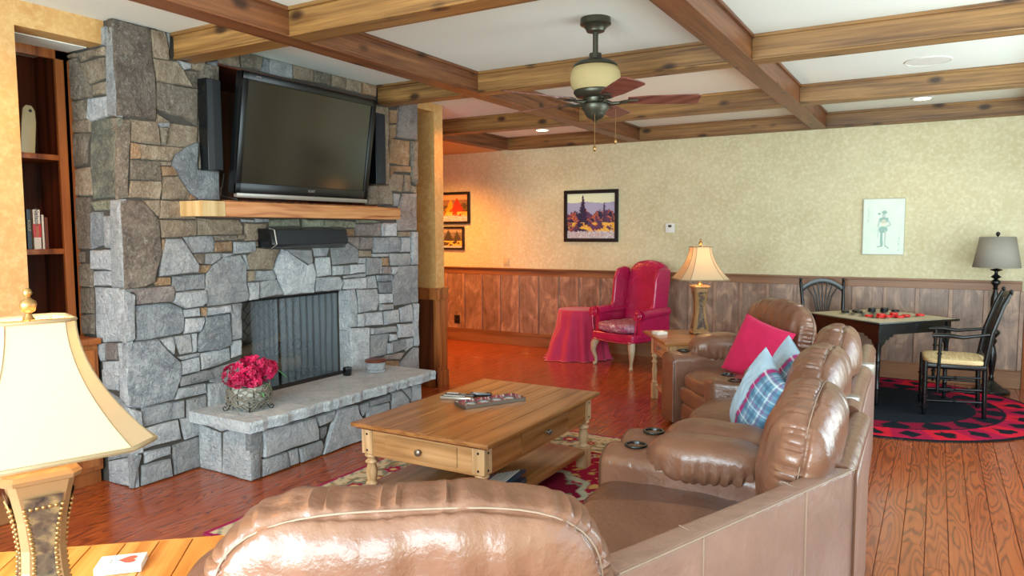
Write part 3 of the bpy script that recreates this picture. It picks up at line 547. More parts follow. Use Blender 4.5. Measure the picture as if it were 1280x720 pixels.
def stone_mb(poly, plane, axis, sign, gap=-.002, proud=.018, seed=0):
    """one stone: polygon in wall coordinates -> rounded proud block"""
    rn = random.Random(seed); n_ = len(poly); cx = sum(p[0] for p in poly)/n_; cy = sum(p[1] for p in poly)/n_
    ar = abs(sum(poly[i][0]*poly[(i+1) % n_][1]-poly[(i+1) % n_][0]*poly[i][1] for i in range(n_)))/2; sz = math.sqrt(ar)
    ring = []
    for i in range(n_):
        a = poly[i]; b = poly[(i+1) % n_]; L = math.hypot(b[0]-a[0], b[1]-a[1]); k_ = max(1, min(4, int(L/.07)))
        for j in range(k_):
            t_ = j/k_; q = (a[0]+(b[0]-a[0])*t_, a[1]+(b[1]-a[1])*t_)
            if j: q = (q[0]+rn.uniform(-.003, .003), q[1]+rn.uniform(-.003, .003))
            ring.append(q)
    def shr(q, d):
        dx, dy = q[0]-cx, q[1]-cy; L = math.hypot(dx, dy) or 1; s_ = min(1.05, max(.15, 1-d/L)); return (cx+dx*s_, cy+dy*s_)
    e = min(.009, sz*.09); pr = proud*rn.uniform(.35, 1.25); tilt = (rn.uniform(-.03, .03), rn.uniform(-.03, .03))
    def P(q, h): return {'x': (plane+sign*h, q[0], q[1]), 'y': (q[0], plane+sign*h, q[1])}[axis]
    def H(q, f_): return pr*f_+tilt[0]*(q[0]-cx)+tilt[1]*(q[1]-cy)+rn.uniform(-.0035, .0035)*min(1, sz*6)
    k_ = len(ring); vs = []; 
    vs += [P(shr(q, gap), -.03) for q in ring]
    vs += [P(shr(q, gap+.001), max(-.006, H(q, .6)-.004)) for q in ring]
    vs += [P(shr(q, gap+e), H(q, .95)) for q in ring]
    vs += [P(shr(q, gap+e+sz*.22), H(q, 1.1)) for q in ring]
    vs.append(P((cx+rn.uniform(-.1, .1)*sz, cy+rn.uniform(-.1, .1)*sz), H((cx, cy), 1.15)))
    fs = []
    for r_ in range(3): fs += [(r_*k_+i, r_*k_+(i+1) % k_, (r_+1)*k_+(i+1) % k_, (r_+1)*k_+i) for i in range(k_)]
    fs += [(3*k_+i, 3*k_+(i+1) % k_, 4*k_) for i in range(k_)]
    return MB().add(vs, fs)
def parse(s):
    out = []
    for it in s.split(';'):
        k_, c = it.split(' '); v = [int(q)/1000 for q in c.split(',')]; out.append((k_, [(v[i], v[i+1]) for i in range(0, len(v), 2)]))
    return out
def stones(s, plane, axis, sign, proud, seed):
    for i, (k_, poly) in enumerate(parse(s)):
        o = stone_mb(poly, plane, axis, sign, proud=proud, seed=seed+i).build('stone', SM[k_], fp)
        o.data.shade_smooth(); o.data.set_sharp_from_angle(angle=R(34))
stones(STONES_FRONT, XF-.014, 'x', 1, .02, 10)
stones(STONES_SIDE, 2.553, 'y', -1, .014, 300)
# hearth
XH, YH0, YH1 = -3.63, 2.99, 4.76
MB().box(XF-.02, XH-.018, YH0+.018, YH1-.018, 0, .325).build('hearth_core', 'mortar', fp)
stones(STONES_HEARTH, XH-.014, 'x', 1, .02, 500); stones(STONES_HEARTH_SIDE, YH0+.013, 'y', -1, .012, 560)
for i, (y0, y1) in enumerate([(YH0-.055, 3.42), (3.424, 3.86), (3.864, 4.33), (4.334, 4.83)]):
    rn = random.Random(i+40); mb = MB(); n_ = 10; fr_ = []
    for j in range(n_+1): fr_.append((XH+.075+rn.uniform(-.012, .012) if j else XH+.075, y0+(y1-y0)*j/n_))
    top = [(XF+.0, y1), (XF+.0, y0)]
    a = [(p[0]-.008, p[1]) for p in fr_]+top; b = [(p[0]+rn.uniform(-.006, .008), p[1]) for p in fr_]+top; c = [(p[0]-.004, p[1]) for p in fr_]+top; k_ = len(a)
    vs = [(p[0], p[1], .395) for p in a]+[(p[0], p[1], .375) for p in b]+[(p[0]-.006, p[1], .35) for p in b]+[(p[0], p[1], .325) for p in c]
    fs = [tuple(range(k_)), tuple(3*k_+q for q in range(k_-1, -1, -1))]+[(r_*k_+q, (r_+1)*k_+q, (r_+1)*k_+(q+1) % k_, r_*k_+(q+1) % k_) for r_ in range(3) for q in range(k_)]
    mb.add(vs, fs).build('hearth_slab', 'slab', fp)
# firebox
fb = MB(); xk = -4.72
fb.box(xk-.05, xk, BY0-.02, BY1+.03, BZ0-.05, BZ1+.1).box(xk, XF-.10, BY0-.06, BY0-.012, BZ0-.05, BZ1+.05).box(xk, XF-.10, BY1+.012, BY1+.06, BZ0-.05, BZ1+.05)
fb.box(xk, XF-.03, BY0-.05, BY1+.05, BZ0-.06, BZ0).box(xk, XF-.06, BY0-.05, BY1+.05, BZ1+.012, BZ1+.06)
fbo = fb.build('firebox_liner', 'brick_gap', fp)
# herringbone brick back
bw, bl = .062, .186; cnt = 0
def clip_poly(poly, lo0, hi0, lo1, hi1):
    for ax_, lim, sg in ((0, lo0, 1), (0, hi0, -1), (1, lo1, 1), (1, hi1, -1)):
        out = []
        for i in range(len(poly)):
            a = poly[i]; b = poly[(i+1) % len(poly)]; da = (a[ax_]-lim)*sg; db = (b[ax_]-lim)*sg
            if da >= 0: out.append(a)
            if da*db < 0: t_ = da/(da-db); out.append((a[0]+(b[0]-a[0])*t_, a[1]+(b[1]-a[1])*t_))
        poly = out
        if len(poly) < 3: return None
    return poly
n_b = 0
for r_ in range(-12, 13):
    for q in range(-7, 8):
        for k_ in (0, 1):
            u0 = r_*bw+q*2*bl*.0; 
            # herringbone lattice: step (w,w) and (2l... ) with l=3w
            bx = r_*bw+q*(bl*1.0); by = r_*bw-q*(bl*1.0)
            rect = [(bx, by), (bx+bl, by), (bx+bl, by+bw), (bx, by+bw)] if k_ == 0 else [(bx-bw, by), (bx, by), (bx, by+bl), (bx-bw, by+bl)]
            rect = [(p[0]+(.003 if p[0] < sum(s_[0] for s_ in rect)/4 else -.003), p[1]+(.003 if p[1] < sum(s_[1] for s_ in rect)/4 else -.003)) for p in rect]
            rot = [(3.9+(p[0]-p[1])*.7071, .72+(p[0]+p[1])*.7071) for p in rect]
            pl = clip_poly(rot, BY0, BY1, BZ0, BZ1)
            if pl and abs(sum(pl[i][0]*pl[(i+1) % len(pl)][1]-pl[(i+1) % len(pl)][0]*pl[i][1] for i in range(len(pl)))) > .0012:
                MB().prism(pl, xk, xk+.008+.003*random.random(), 'x').build('firebrick', 'brick', fp); n_b += 1
# right reveal of light stone
for (z0, z1) in ((BZ0+.01, .73), (.735, BZ1)): MB().box(XF-.125, XF-.012, BY1+.001, BY1+.012, z0, z1).build('reveal_stone', SM['l'], fp)
MB().box(XF-.15, XF-.12, BY0, BY1+.01, BZ1-.02, BZ1+.01).build('screen_rod', 'iron', fp)
def curtain(y0, y1, fold, amp, seed):
    n_ = 90; vs = []; fs = []
    for i in range(n_+1):
        u = i/n_
        for j in range(9):
            v = j/8; vs.append((XF-.135+amp*math.sin(u*fold*6.28+seed+.8*nz(u*4, v*1.5, seed))*(.6+.4*v), y0+(y1-y0)*u+.01*nz(u*7, v*2, seed), BZ0+.004+v*(BZ1-BZ0-.02)))
    for i in range(n_):
        for j in range(8): fs.append((i*9+j, (i+1)*9+j, (i+1)*9+j+1, i*9+j+1))
    return MB().add(vs, fs).build('mesh_curtain', 'mesh', fp, smooth=True, fix=False)
curtain(3.56, 3.80, 5, .014, 1); curtain(3.84, BY1, 9, .012, 4)
# logs and andirons (things inside the firebox)
for i, (y0, y1, x_, z_, r_, lab) in enumerate([(3.55, 4.2, -4.45, .50, .055, 'charred log lying low at the front of the firebox'), (3.62, 4.25, -4.60, .50, .05, 'charred log lying low at the back of the firebox'),
        (3.48, 4.05, -4.53, .60, .045, 'slanting log on top of the firebox pile')]):
    mb = MB(); rn = random.Random(i)
    pts = [(x_+.012*nz(q*.7, i), y0+(y1-y0)*q/8, z_+(.10*q/8 if i == 2 else 0)+.008*nz(q*.9, i+5)) for q in range(9)]
    tag(mb.tube(pts, [r_*(1+.15*nz(q, i*3)) for q in range(9)], 12).build('firewood_log', 'log', smooth=True), lab, 'log', 'logs in the firebox')
t = wthing('andiron', 'black scrolled iron andiron behind the mesh screen', 'andiron', (-4.34, 4.12, BZ0))
def spiral(cy, cz, r0, turns, dirn=1, x_=-4.34, st=0):
    return [(x_, cy+dirn*math.cos(st+a_*.35)*r0*(1-a_/(turns*18)*.75), cz+math.sin(st+a_*.35)*r0*(1-a_/(turns*18)*.75)) for a_ in range(int(turns*18))]
MB().box(-4.60, -4.34, 4.112, 4.128, .415, .435).build('log_rest', 'iron', t)
MB().tube([(-4.34, 4.04, BZ0), (-4.34, 4.08, .44), (-4.34, 4.12, .46), (-4.34, 4.16, .44), (-4.34, 4.20, BZ0)], .011).tube([(-4.34, 4.12, .45), (-4.34, 4.12, .66)], .012).build('upright', 'iron', t, smooth=True)
MB().tube(spiral(4.17, .655, .055, 1.3), .009).tube(spiral(4.07, .655, .055, 1.3, -1), .009).tube(spiral(4.22, .44, .03, 1.2), .007).build('scroll', 'iron', t, smooth=True)
t = wthing('andiron', 'dark iron andiron at the left inside the firebox', 'andiron', (-4.34, 3.66, BZ0))
MB().tube([(-4.34, 3.60, BZ0), (-4.34, 3.63, .44), (-4.34, 3.66, .46), (-4.34, 3.69, .44), (-4.34, 3.72, BZ0)], .011).tube([(-4.34, 3.66, .45), (-4.34, 3.66, .62)], .012).box(-4.6, -4.34, 3.652, 3.668, .415, .435).build('upright', 'iron', t, smooth=True)
# alcove lining
mb = MB(); mb.box(-4.93, XF-.02, AY0-.04, AY0-.012, AZ0, AZ1).box(-4.93, XF-.02, AY1, AY1+.01, AZ0, AZ1).box(-4.93, XF-.02, AY0, AY1, AZ1, AZ1+.01).box(-4.93, -4.88, AY0, AY1, AZ0, AZ1)
mb.build('alcove_lining', 'case', fp); MB().box(-4.93, XF, AY0, AY1, AZ0-.012, AZ0).build('alcove_shelf', 'case_lt', fp)
# mantel
t = wthing('mantel_beam', 'long blond fir mantel beam below the television', 'mantel', (-4.0, 3.88, 1.65))
MB().box(XF-.02, -3.92, 2.93, 3.10, 1.648, 1.745).build('end_block', 'mantel_end', t, bevel=.004)
MB().box(XF-.02, -3.92, 3.102, 4.85, 1.648, 1.745).build('board', 'mantel', t, bevel=.004)
# television
t = thing('television', 'large black flat television tilted down in the stone alcove', 'television', (-3.93, 3.87, 2.19))
TM = Matrix.Rotation(R(9), 4, 'Y')   # leans forward at the top
W2, H2 = .64, .395
def tb(): return MB(TM)
tb().box(-.07, -.012, -W2, W2, -H2, H2).build('cabinet', 'black', t, bevel=.012)
tb().box(-.012, .006, -W2, W2, H2-.05, H2).box(-.012, .006, -W2, W2, -H2+.0, -H2+.075).box(-.012, .006, -W2, -W2+.045, -H2, H2).box(-.012, .006, W2-.045, W2, -H2, H2).build('bezel', 'black', t, bevel=.004)
tb().box(-.012, -.004, -W2+.045, W2-.045, -H2+.075, H2-.05).build('screen', 'screen', t)
tb().box(-.02, .014, -W2+.01, W2-.005, -H2-.022, -H2+.008).build('speaker_bar', 'silver', t, bevel=.004)
tb().box(-.35, -.07, -.2, .2, -.1, .1).build('wall_bracket', 'iron', t)
o = text('SONY', .026, 'silver', (0, 0, 0), (0, 0, 0), t, 'brand_lettering'); o.matrix_basis = TM @ Matrix.Translation((.0075, .03, -H2+.045)) @ Matrix.Rotation(R(90), 4, 'Z') @ Matrix.Rotation(R(90), 4, 'X')
o = text('BRAVIA', .012, 'silver', (0, 0, 0), (0, 0, 0), t, 'brand_lettering'); o.matrix_basis = TM @ Matrix.Translation((.0075, -W2+.12, H2-.022)) @ Matrix.Rotation(R(90), 4, 'Z') @ Matrix.Rotation(R(90), 4, 'X')
# side speakers
for nm, y0, y1, z0, z1, x_, lab in (('tower_speaker', 3.085, 3.20, 1.945, 2.53, -4.03, 'tall black speaker on the left of the television'), ('tower_speaker', 4.69, 4.81, 1.94, 2.53, -4.02, 'tall black speaker on the right of the television')):
    t = wthing(nm, lab, 'speaker', (x_, (y0+y1)/2, z0))
    MB().prism([(y0, XF), (y1, XF), (y1, x_-.03), (y1-.03, x_), (y0+.05, x_), (y0, x_-.05)], z0, z1) if False else None
    MB().box(XF+.004, x_-.02, y0, y1, z0, z1).build('cabinet', 'black', t, bevel=.01)
    MB().prism([(x_-.02, y0+.004), (x_, y0+.035), (x_, y1-.02), (x_-.02, y1-.004)], z0+.008, z1-.008).build('grille', 'grille', t, bevel=.004)
t = wthing('center_speaker', 'horizontal black speaker mounted under the mantel', 'speaker', (-4.05, 3.9, 1.43))
MB().prism([(XF+.002, 1.44), (-4.03, 1.435), (-3.99, 1.46), (-4.01, 1.565), (XF+.002, 1.575)], 3.53, 4.29, 'y').build('cabinet', 'black', t, bevel=.008)
MB().prism([(-4.034, 1.437), (-3.985, 1.462), (-4.006, 1.562), (-4.03, 1.566)], 3.575, 4.285, 'y').build('grille', 'grille', t, bevel=.004)
MB().tube([(-4.03, 3.56, 1.437), (-3.983, 3.565, 1.462), (-4.004, 3.565, 1.562), (-4.05, 3.56, 1.572)], .005).build('end_trim', 'silver', t)
# cable in the alcove
tag(MB().tube([(-4.3, 3.30, 1.80), (-4.25, 3.34, 1.86), (-4.28, 3.38, 1.95), (-4.3, 3.36, 1.80), (-4.2, 3.42, 1.775)], .004).build('loose_cable', 'silver', smooth=True), 'thin loose cable in the alcove beside the television', 'cable')
# hearth objects
t = wthing('tin_canister', 'round weathered tin with dark lid on the right of the hearth', 'tin', (-3.97, 4.56, .395))
MB().lathe([(.075, 0), (.082, .004), (.082, .012), (.078, .016), (.078, .07), (.082, .075), (.082, .082)], (-3.97, 4.56, .396), 32).build('can', SM['l'], t, smooth=True)
mb = MB()
for i in range(28): a = i*6.283/28; mb.box(-.003, .003, -.003, .003, -.003, .003, Matrix.Translation((-3.97+.079*math.cos(a), 4.56+.079*math.sin(a), .42)))
mb.build('studs', 'pewter', t, kind='stuff')
MB().lathe([(.086, .082), (.088, .086), (.088, .098), (.08, .102), (.01, .103)], (-3.97, 4.56, .396), 32).build('lid', 'case', t, smooth=True)
tag(MB().lathe([(.028, 0), (.036, .004), (.038, .05), (.036, .068), (.030, .066), (.03, .02), (.005, .018)], (-4.06, 4.32, .395), 6).build('candle_cup', 'black', bevel=.002), 'small black faceted cup beside the firebox opening', 'cup')
# flower basket
FX, FY = -3.87, 3.195
t = wthing('flower_basket', 'round twig basket of magenta blossoms on the hearth', 'flower basket', (FX, FY, .395))
mb = MB(); mb.lathe([(.07, .02), (.105, .03), (.125, .07), (.125, .11), (.11, .15), (.095, .15), (.09, .10), (.02, .09)], (FX, FY, .395), 30)
mb.v = [tuple(Vector(p)+Vector((nz(p[0]*60, p[1]*60, p[2]*60), nz(p[0]*60+9, p[1]*60, p[2]*60), nz(p[0]*60, p[1]*60+9, p[2]*60)))*.014) for p in mb.v]
mb.build('basket_body', 'moss', t, smooth=True)
mb = MB(); rn = random.Random(5)
for i in range(130):
    a0 = rn.random()*6.28; z_ = .02+rn.random()*.13; sp = rn.uniform(.5, 1.3); r_ = .118
    pts = []
    for q in range(6):
        a = a0+sp*q/5; zz = z_+.02*math.sin(q+i); rr = r_+.014*math.sin((zz)/.17*3.14)+rn.uniform(-.004, .016); pts.append((FX+rr*math.cos(a), FY+rr*math.sin(a), .395+zz))
    mb.tube(pts, .0028, 5)
mb.build('twigs', 'twig', t, kind='stuff')
mb = MB()
for i in range(8):
    a = i*6.283/8+.3; mb.tube([(FX+r_*math.cos(a), FY+r_*math.sin(a), .395+z_) for r_, z_ in ((.10, .155), (.132, .12), (.134, .07), (.11, .025))], .003, 6)
mb.build('wire_cage', 'iron', t, kind='stuff')
for a in (200, 250, 320, 20):
    a = R(a); MB().tube([(FX+r_*math.cos(a), FY+r_*math.sin(a), .395+z_) for r_, z_ in ((.12, .07), (.128, .03), (.145, .008), (.165, .008), (.172, .024), (.16, .034), (.15, .024))], .0035, 6).build('scroll_foot', 'iron', t, smooth=True)
mb = MB(); rn = random.Random(11)
heads = [(0, -.02, .26, .085), (-.02, -.10, .235, .07), (.03, .04, .285, .07), (.02, .13, .25, .06), (-.03, .07, .23, .07), (.06, -.05, .235, .075), (0, .19, .235, .045), (.05, .10, .225, .055), (.05, -.13, .21, .05), (.07, -.02, .19, .055)]
for hx, hy, hz, hr in heads:
    for i in range(46):
        d = Vector((rn.gauss(0, 1), rn.gauss(0, 1), rn.gauss(0, 1))).normalized(); p0 = Vector((FX+hx, FY+hy, .395+hz))+d*hr*rn.uniform(.75, 1.05)
        q = d.to_track_quat('Z', 'Y').to_matrix().to_4x4(); m_ = Matrix.Translation(p0) @ q @ Matrix.Rotation(rn.random()*3, 4, 'Z'); s_ = rn.uniform(.012, .019)
        for k_ in range(4):
            r4 = m_ @ Matrix.Rotation(k_*math.pi/2, 4, 'Z'); vs = [r4 @ Vector(v) for v in ((0, 0, 0), (s_*.8, -s_*.55, s_*.35), (s_*1.3, 0, s_*.2), (s_*.8, s_*.55, s_*.35))]; mb.add(vs, [(0, 1, 2, 3)])
mb.build('blossoms', 'floret', t, fix=False, kind='stuff')
for (dx, dy, dz, a, s_) in ((.12, -.02, .13, 10, .06), (.05, .23, .20, 60, .06), (-.02, .20, .17, 90, .05), (.11, .06, .15, 40, .04)):
    m_ = Matrix.Translation((FX+dx, FY+dy, .395+dz)) @ Matrix.Rotation(R(a), 4, 'Z') @ Matrix.Rotation(R(35), 4, 'Y')
    MB().add([m_ @ Vector(v) for v in ((-s_*.6, 0, 0), (-s_*.1, -s_*.4, .006), (s_*.35, -s_*.3, 0), (s_, 0, -.012), (s_*.35, s_*.3, 0), (-s_*.1, s_*.4, .006), (.1*s_, 0, -.006))], [(0, 1, 6), (1, 2, 6), (2, 3, 6), (3, 4, 6), (4, 5, 6), (5, 0, 6)]).build('leaf', 'leaf', t, fix=False)

# ================= BOOKCASE in the niche
t = wthing('bookcase', 'dark stained built-in bookcase beside the fireplace', 'bookcase', (-4.75, 2.08, 0))
MB().box(-4.95, -4.93, 1.62, 2.53, .9, 2.64).build('back_panel', 'case', t)
MB().box(-4.93, -4.60, 2.51, 2.53, .9, 2.64).box(-4.93, -4.60, 1.62, 1.64, .9, 2.64).build('side_panel', 'case', t)
MB().box(-4.625, -4.60, 2.462, 2.556, .9, 2.64).box(-4.625, -4.60, 1.62, 1.69, .9, 2.64).box(-4.625, -4.60, 1.62, 2.556, 2.585, 2.64).build('face_frame', 'case_lt', t, bevel=.003)
for z_ in (1.42, 1.985): MB().box(-4.93, -4.61, 1.64, 2.51, z_, z_+.032).build('shelf', 'case_lt', t, bevel=.003)
MB().box(-4.93, -4.42, 1.62, 2.53, .09, .87).build('base_cabinet', 'case_lt', t, bevel=.003)
MB().box(-4.93, -4.45, 1.62, 2.53, 0, .09).build('plinth', 'case_lt', t)
MB().box(-4.93, -4.385, 1.62, 2.537, .87, .908).build('cabinet_top', 'case_lt', t, bevel=.010, seg=3)
for (y0, y1) in ((1.65, 2.06), (2.08, 2.50)):
    d = MB().box(-4.42, -4.40, y0, y1, .12, .84).build('door', 'case_lt', t, bevel=.004); sub(d, MB().box(-4.40, -4.395, y0+.07, y1-.07, .19, .77), 'door_panel', 'case')
def bookth(x0, x1, y0, y1, h, mats, lab, zb=1.452, lean=0):
    b = wthing('book', lab, 'book', ((x0+x1)/2, (y0+y1)/2, zb), 'books on the bookcase shelf')
    MB().box(x0, x1, y0, y0+.003, zb, zb+h).box(x0, x1, y1-.003, y1, zb, zb+h).box(x1-.003, x1, y0, y1, zb, zb+h).build('cover', mats, b)
    MB().box(x0+.004, x1-.003, y0+.003, y1-.003, zb+.003, zb+h-.004).build('pages', 'ivory', b); return b
bookth(-4.80, -4.64, 2.245, 2.268, .215, 'blackm', 'black book standing leftmost on the shelf')
b = bookth(-4.81, -4.64, 2.272, 2.300, .235, 'blackm', 'black book with pale spine lettering left of the white one')
for i, h in enumerate((.14,)): o = text('ROGUE', .02, 'cream', (-4.6385-b.location.x, 2.286-b.location.y, h), (R(90), R(90), R(90)), b, 'spine_lettering')
b = bookth(-4.80, -4.635, 2.304, 2.350, .235, 'ivory', 'thick white and orange book in the middle of the shelf')
MB().box(-4.6355, -4.6335, 2.3045, 2.3495, 1.452+.07, 1.452+.15).build('orange_band', 'red', b)
o = text('Nelson', .036, 'blackm', (-4.6325-b.location.x, 0, .192), (R(90), R(90), R(90)), b, 'spine_lettering')
o = text('DeMille', .024, 'brass', (-4.6325-b.location.x, 0, .110), (R(90), R(90), R(90)), b, 'spine_lettering')
bookth(-4.78, -4.64, 2.354, 2.372, .205, 'ivory', 'thin white book to the right of the orange one')
bookth(-4.79, -4.65, 2.374, 2.400, .19, 'case', 'dark red brown book at the right end of the shelf')
t = wthing('shelf_frame', 'small dark picture frame with rounded top on the shelf', 'frame', (-4.7, 2.19, 1.452)); MB().box(-4.72, -4.70, 2.13, 2.235, 1.452, 1.62).build('frame', 'blackm', t, bevel=.004); MB().box(-4.70, -4.698, 2.145, 2.22, 1.47, 1.60).build('photo', 'case', t)
# cream paddle with hole
n_ = 24; vs = []; ring1 = []; 
poly = [(y_+.05, z_) for y_, z_ in [(2.22, 2.017), (2.30, 2.017), (2.315, 2.20), (2.312, 2.27), (2.295, 2.298), (2.265, 2.30), (2.245, 2.28), (2.235, 2.2)]]
t = wthing('serving_paddle', 'cream upright paddle with hanging hole on the top shelf', 'paddle', (-4.66, 2.26, 2.017))
MB().prism(poly, -4.67, -4.655, 'x').build('blade', 'cream', t, bevel=.004); MB().lathe([(.009, 0), (.009, .003)], (0, 0, 0), 16, Matrix.Translation((-4.6555, 2.335, 2.268)) @ Matrix.Rotation(R(90), 4, 'Y')).build('hanging_hole', 'blackm', t)
# ================= CEILING FAN
FX, FY = -1.766, 4.0
t = wthing('ceiling_fan', 'bronze ceiling fan with five walnut blades and amber bowl', 'ceiling fan', (FX, FY, ZC))
def lz(pr, name, mat, n=32, **k): return MB().lathe(pr, (FX, FY, 0), n).build(name, mat, t, smooth=True, **k)
lz([(.03, ZC), (.088, ZC), (.09, 2.745), (.07, 2.735), (.055, 2.715), (.052, 2.705), (.02, 2.70)], 'canopy', 'bronze')
lz([(.016, 2.72), (.016, 2.56)], 'downrod', 'bronze', 16)
lz([(.016, 2.585), (.036, 2.58), (.038, 2.55), (.05, 2.545), (.10, 2.535), (.128, 2.515), (.13, 2.505), (.02, 2.50)], 'upper_housing', 'bronze')
lz([(.10, 2.508), (.128, 2.50), (.145, 2.47), (.148, 2.43), (.14, 2.39), (.122, 2.365), (.05, 2.36)], 'glass_bowl', 'bowl')
lz([(.05, 2.372), (.125, 2.368), (.128, 2.355), (.11, 2.33), (.07, 2.322), (.068, 2.30), (.06, 2.29), (.02, 2.288)], 'motor_housing', 'bronze')
lz([(.055, 2.292), (.078, 2.286), (.08, 2.262), (.062, 2.242), (.058, 2.228), (.045, 2.21), (.02, 2.198), (.008, 2.190), (.003, 2.18)], 'switch_cap', 'bronze')
for a in (25, 97, 169, 241, 313):
    m_ = Matrix.Translation((FX, FY, 2.305)) @ Matrix.Rotation(R(a), 4, 'Z')
    mb = MB(m_); mb.tube([(.06, 0, 0), (.10, .012, -.012), (.14, .0, -.01), (.19, 0, .0)], [.012, .011, .009, .008], 8).tube([(.14, 0, -.008), (.165, .03, -.006), (.2, .035, -.002)], .006, 6).tube([(.14, 0, -.008), (.165, -.03, -.006), (.2, -.035, -.002)], .006, 6).box(.18, .25, -.038, .038, -.004, .001)
    iron = mb.build('blade_iron', 'bronze', t, smooth=True)
    mb = MB(m_ @ Matrix.Rotation(R(-13), 4, 'X')); o = mb.prism([(.19, -.042), (.3, -.058), (.585, -.068), (.605, -.055), (.605, .055), (.585, .068), (.3, .058), (.19, .042)], .001, .007).build('blade', 'blade', t, bevel=.002, seg=1)
for (dx, dy, z0) in ((.02, -.05, 2.045), (.08, .12, 2.10)):
    MB().tube([(FX+dx, FY+dy, 2.27), (FX+dx, FY+dy, z0)], .0014, 5).lathe([(.002, 0), (.008, -.008), (.010, -.022), (.006, -.034), (.002, -.036)], (FX+dx, FY+dy, z0), 12).build('pull_chain', 'brass', t, smooth=True)

# ================= RUGS
RX0, RX1, RY0, RY1 = -3.20, -.85, 2.33, 4.98
def rugc(u, v):
    x_ = u*(RX1-RX0); y_ = v*(RY1-RY0); W_, H_ = RX1-RX0, RY1-RY0
    n2 = nz(x_*14, y_*14); n3 = nz(x_*34, y_*34, 2); e = min(x_, W_-x_, y_, H_-y_)+.006*n3
    crim, ivo, gold_, navy, sage = L3('#8c1230'), L3('#cdbfa0'), L3('#c9a469'), L3('#4a4a58'), L3('#8a9080')
    def flower(px, py, s_, ring=sage):
        r_ = math.hypot(px, py)+.010*n2; a = math.atan2(py, px)
        pr = s_*(1+.22*math.cos(6*a))
        if r_ < s_*.28: return L3('#e0c48a')
        if r_ < pr*.62: return L3('#9c1f44')
        if r_ < pr*.85: return ring
        if r_ < pr: return L3('#6d6a50')
        return None
    if e < .022: return L3('#9a1c52')
    if e < .05: return ivo if int((x_+y_)/.03) % 3 else sage
    if e < .36:   # main ivory border with flowers
        along = y_ if min(x_, W_-x_) < min(y_, H_-y_) else x_; ac = e-.205
        k_ = .36; al = (along % k_)-k_/2
        f = flower(al, ac, .085)
        if f: return f
        f = flower(abs(al)-k_/2, ac-.02, .05, gold_)
        if f: return f
        vv = ac-.09*math.sin(along/k_*6.283)
        if abs(vv) < .011: return L3('#7c7a5c')
        if nz(x_*22+4, y_*22) > .28: return L3('#a98a62')
        if nz(x_*20, y_*20+7, 5) > .3: return sage
        return ivo
    if e < .375: return navy
    if e < .41: return gold_ if int((x_+y_)/.04) % 2 else ivo
    # crimson field with ivory spandrels and sprays
    cx, cy = x_-W_/2, y_-H_/2
    r_ = math.hypot(cx/.62, cy/.85)+.03*math.cos(10*math.atan2(cy, cx))+.02*n2
    if r_ < .52: return mixc(ivo, sage, .5+.5*n2) if r_ > .45 else (flower((x_*1.0 % .3)-.15, (y_ % .3)-.15, .08) or L3('#7a1230'))
    co = math.hypot(min(x_, W_-x_)-.36, min(y_, H_-y_)-.36)+.04*n2
    if co < .30: return flower((x_ % .26)-.13, (y_ % .26)-.13, .07) or ivo
    f = flower((x_ % .34)-.17, ((y_+.17*(int(x_/.34) % 2)) % .42)-.21, .06, ivo)
    if f: return f
    if n2 > .30 or n3 > .42: return L3('#c49a5a')
    return mixc(crim, L3('#a81c3c'), .5+n3*.6)
o = colgrid('oriental_rug', 236, 266, lambda u, v: (RX0+u*(RX1-RX0), RY0+v*(RY1-RY0), .011+.0008*nz(u*120, v*120)), rugc, 'rug')
tag(o, 'ivory and crimson floral oriental rug under the coffee table', 'rug')
rim = MB().box(RX0-.004, RX1+.004, RY0-.004, RY1+.004, .001, .0095).build('rug_binding', plain('rug_edge', '#8f1a4c', .9), None); rim.parent = o
CX, CY, CR = -.38, 7.2, 1.235
def rug2(u, v):
    x_ = (u-.5)*2*CR; y_ = (v-.5)*2*CR; r_ = math.hypot(x_, y_); a = math.atan2(y_, x_); bl = L3('#131a22'); re = L3('#b01634'); re2 = L3('#7e1430')
    if r_ > CR-.035: return bl
    if r_ > CR-.31:
        k_ = 26; f = (a/6.283*k_) % 1-.5; i = int(math.floor(a/6.283*k_)) % 4; c = L3('#c41c30') if i % 2 else L3('#a0163c')
        al = f*6.283/k_*r_; rr = r_-(CR-.17)
        if i == 0 and abs(al)/.075+abs(rr)/.11 < 1: return bl
        if i == 1:
            if math.hypot(al-.035, rr-.03) < .045 or math.hypot(al+.035, rr-.03) < .045 or (rr < .03 and abs(al) < .075*(rr+.10)/.13): return bl
        if i == 2 and abs(al)/.085+abs(rr)/.10 < 1: return bl
        if i == 3:
            if math.hypot(al-.038, rr+.02) < .042 or math.hypot(al+.038, rr+.02) < .042 or math.hypot(al, rr-.04) < .045 or (abs(al) < .014 and -.1 < rr < 0): return bl
        return c
    if r_ > CR-.335: return bl
    if r_ > CR-.52:
        f = (a/6.283*18) % 1
        return re2 if abs(f-.5) < .3+.15*math.sin((r_-CR)*20) else bl
    return mixc(bl, L3('#20262c'), .5+.5*nz(x_*20, y_*20))
o = colgrid('round_rug', 220, 220, lambda u, v: (CX+(u-.5)*2*CR, CY+(v-.5)*2*CR, .010), rug2, 'rug', mask=lambda u, v: math.hypot(u-.5, v-.5) < .499)
tag(o, 'round black and red rug with card suit border', 'rug')
MB().lathe([(CR-.01, .001), (CR+.002, .003), (CR+.002, .008), (CR-.012, .0095)], (CX, CY, 0), 90).build('rug_binding', 'blackm', None, smooth=True).parent = o

